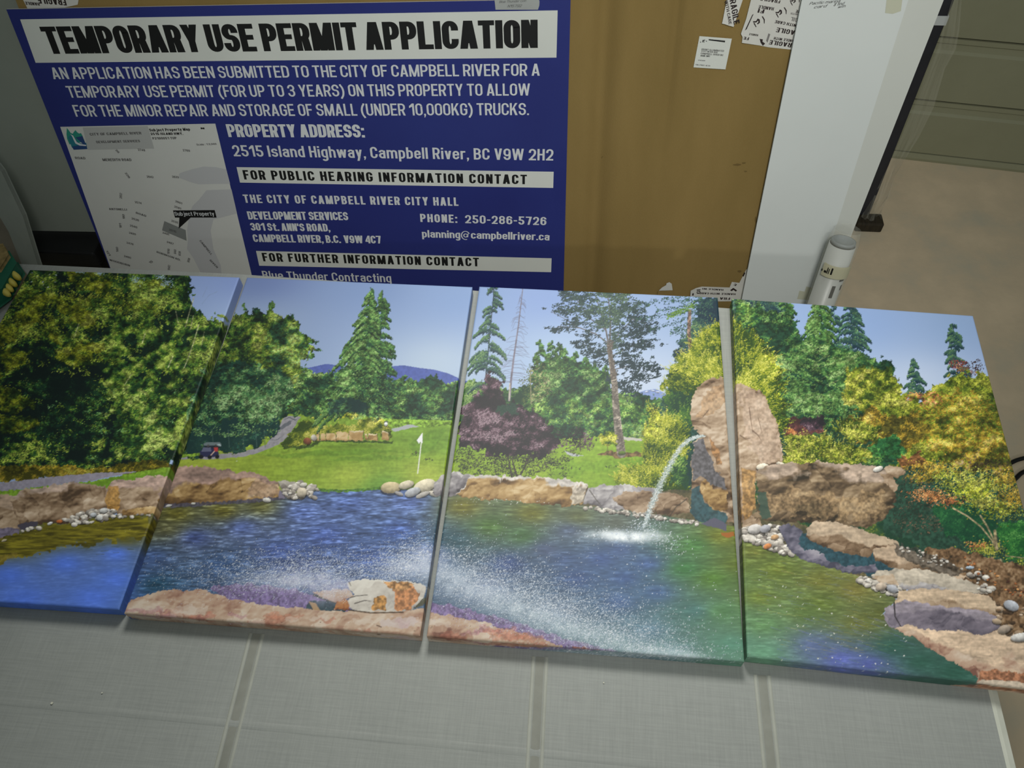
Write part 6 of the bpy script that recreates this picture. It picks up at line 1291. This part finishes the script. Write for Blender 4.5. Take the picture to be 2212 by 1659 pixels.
for i, (a, w, h) in enumerate(((.05, .10, .018), (.22, .05, .014), (.32, .06, .016), (.45, .16, .006), (.7, .10, .006))): band('pen_mark', hgt - .098, hgt - .098 + h, fa - a - w / 2, fa - a + w / 2, M_BLACK, r0 + .0072)
band('dark_patch', hgt - .118, hgt - .098, fa + .75, fa + 1.25, M_BLK); band('dark_patch', hgt - .165, hgt - .130, fa + .35, fa + .62, M_BLK); band('dark_patch', hgt - .145, hgt - .130, fa + 1.1, fa + 1.3, M_BLK)

# ------------------------------------------------------------------ left of the sign
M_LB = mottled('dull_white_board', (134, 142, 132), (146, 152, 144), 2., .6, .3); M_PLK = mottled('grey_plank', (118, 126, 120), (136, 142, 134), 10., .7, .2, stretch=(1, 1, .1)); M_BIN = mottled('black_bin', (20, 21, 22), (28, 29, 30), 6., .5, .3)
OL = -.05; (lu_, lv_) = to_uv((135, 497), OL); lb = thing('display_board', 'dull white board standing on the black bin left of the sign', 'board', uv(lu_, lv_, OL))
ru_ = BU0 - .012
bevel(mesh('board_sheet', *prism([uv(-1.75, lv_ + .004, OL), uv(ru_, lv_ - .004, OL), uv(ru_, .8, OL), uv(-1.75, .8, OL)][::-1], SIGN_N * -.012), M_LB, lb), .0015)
bt = uv(lu_, lv_ - .006, OL)
binn = thing('storage_bin', 'low black storage bin carrying the dull white board', 'bin', V(-1.48, bt[1] + .10, 0))
by = bt[1] - .05; bz = bt[2] - .012
mesh('bin_body', [(-1.78, by + .04, 0), (-1.32, by + .04, 0), (-1.32, by + .36, 0), (-1.78, by + .36, 0), (-1.80, by, bz - .05), (-1.30, by, bz - .05), (-1.30, by + .38, bz - .05), (-1.80, by + .38, bz - .05)], box_vf(0, 1, 0, 1, 0, 1)[1], M_BIN, binn)
bevel(mesh('bin_lid', *box_vf(-1.82, -1.290, by - .012, by + .39, bz - .05, bz - .002), M_BIN, binn), .006)
mesh('lid_handle', *box_vf(-1.62, -1.50, by - .020, by - .012, bz - .04, bz - .022), material('bin_grey', (58, 60, 62), .5), binn)
pk = thing('grey_plank', 'pale grey plank leaning at the far left table corner', 'plank', at_z((78, 640), .35))
PP = Plane(V(-1.40, 1.33, .8), V(.1, -1, .35))
pa = [PP.at(p) for p in ((-40, 318), (2, 372), (48, 468), (86, 590), (96, 640), (62, 640), (50, 575), (20, 500), (-40, 400))]
bevel(mesh('plank_body', *prism(pa[::-1], -PP.n * .018), M_PLK, pk), .002)
pb = [PP.at(p, -.03) for p in ((-60, 400), (-10, 440), (32, 520), (56, 600), (62, 650), (20, 650), (-60, 560))]
bevel(mesh('plank_batten', *prism(pb[::-1], -PP.n * .02), mottled('batten', (112, 108, 96), (128, 122, 108), 9., .8), pk), .002)

M_GRN = mottled('green_card', (26, 84, 64), (32, 96, 74), 8., .5, .3); M_YEL = mottled('yellow_wax', (170, 156, 52), (206, 194, 96), 14., .5, .4); M_CUP = mottled('tan_card', (96, 90, 74), (112, 104, 86), 8., .8)
g0 = at_z((14, 640), TABLE_Z)
cart = thing('seed_carton', 'small green carton holding yellow waxy blocks at the far left table corner', 'carton', g0)
def boxpx(name, pts, z0, z1, mat, parent, bv=.003):
    a = [at_z(p, z1) for p in pts]; return bevel(mesh(name, *prism(a, V(0, 0, z0 - z1)), mat, parent), bv)
boxpx('tray', [(-60, 660), (8, 640), (44, 632), (62, 602), (40, 575), (-60, 640)], TABLE_Z + .001, TABLE_Z + .012, M_CUP, cart)
boxpx('green_band', [(-60, 668), (2, 622), (33, 568), (18, 544), (-60, 590)], TABLE_Z + .012, TABLE_Z + .05, M_GRN, cart)
boxpx('printed_top', [(-60, 600), (-4, 580), (15, 550), (4, 528), (-60, 540)], TABLE_Z + .05, TABLE_Z + .06, mottled('carton_print', (104, 92, 56), (150, 130, 84), 60., .6), cart)
for (x, y) in ((31, 594), (22, 608), (14, 619), (8, 629)):
    c = at_z((x, y), TABLE_Z + .034); me_v, me_f = [], []
    d1 = at_z((x + 9, y + 6), TABLE_Z + .03) - c; d1 /= np.linalg.norm(d1); d2 = V(-d1[1], d1[0], 0)
    for i in range(7):
        t = i / 6 * 2 - 1; r = .0085 * math.sqrt(max(1 - t * t * .85, .02))
        for j in range(10): a = j / 10 * 2 * math.pi; me_v.append(c + d1 * t * .017 + d2 * math.cos(a) * r + V(0, 0, math.sin(a) * r * 1.3))
    for i in range(6):
        for j in range(10): me_f.append((i * 10 + j, i * 10 + (j + 1) % 10, (i + 1) * 10 + (j + 1) % 10, (i + 1) * 10 + j))
    me_f += [tuple(range(10))[::-1], tuple(range(60, 70))]
    mesh('yellow_block', me_v, me_f, M_YEL, cart, smooth=True)

# ------------------------------------------------------------------ cord and crumbs
M_CORD = material('black_rubber', (18, 18, 18), .5, .3)
cp = [(2160, 1012), (2184, 1000), (2195, 994.5), (2212, 989.5), (2240, 985), (2258, 992), (2250, 1004), (2226, 1013), (2206, 1022), (2194, 1034), (2176, 1050)]
pts = [at_z(p, .006) for p in cp]; P = np.array(pts); tt = np.linspace(0, len(P) - 1, 70); sm = np.stack([np.interp(tt, range(len(P)), P[:, k]) for k in range(3)], 1)
for _ in range(3): sm[1:-1] = (sm[:-2] + sm[1:-1] * 2 + sm[2:]) / 4
cord = mesh('power_cord', *tube_vf(list(sm), .0062, 10), M_CORD, None, smooth=True)
tag(cord, 'black power cord looped on the concrete floor right of the table', 'cord')
M_CRUMB = material('paper_crumb', (206, 206, 190), .7)
for k, (p, s) in enumerate((((113, 1519), .0024), ((221, 1497), .0014), ((1304, 1475), .0012))):
    c = at_z(p, TABLE_Z); vv = [c + V(rr.uniform(.6, 1.2) * s * math.cos(a), rr.uniform(.6, 1.2) * s * math.sin(a), h) for h in (.0004, s * .9) for a in np.linspace(0, 2 * math.pi, 7, endpoint=False)]
    cr_ = mesh('paper_crumb', vv, [tuple(range(7))[::-1], tuple(range(7, 14))] + [(i, (i + 1) % 7, 7 + (i + 1) % 7, 7 + i) for i in range(7)], M_CRUMB)
    tag(cr_, 'tiny pale paper crumb lying on the grey woven sheet', 'crumb', 'paper crumbs on the table')
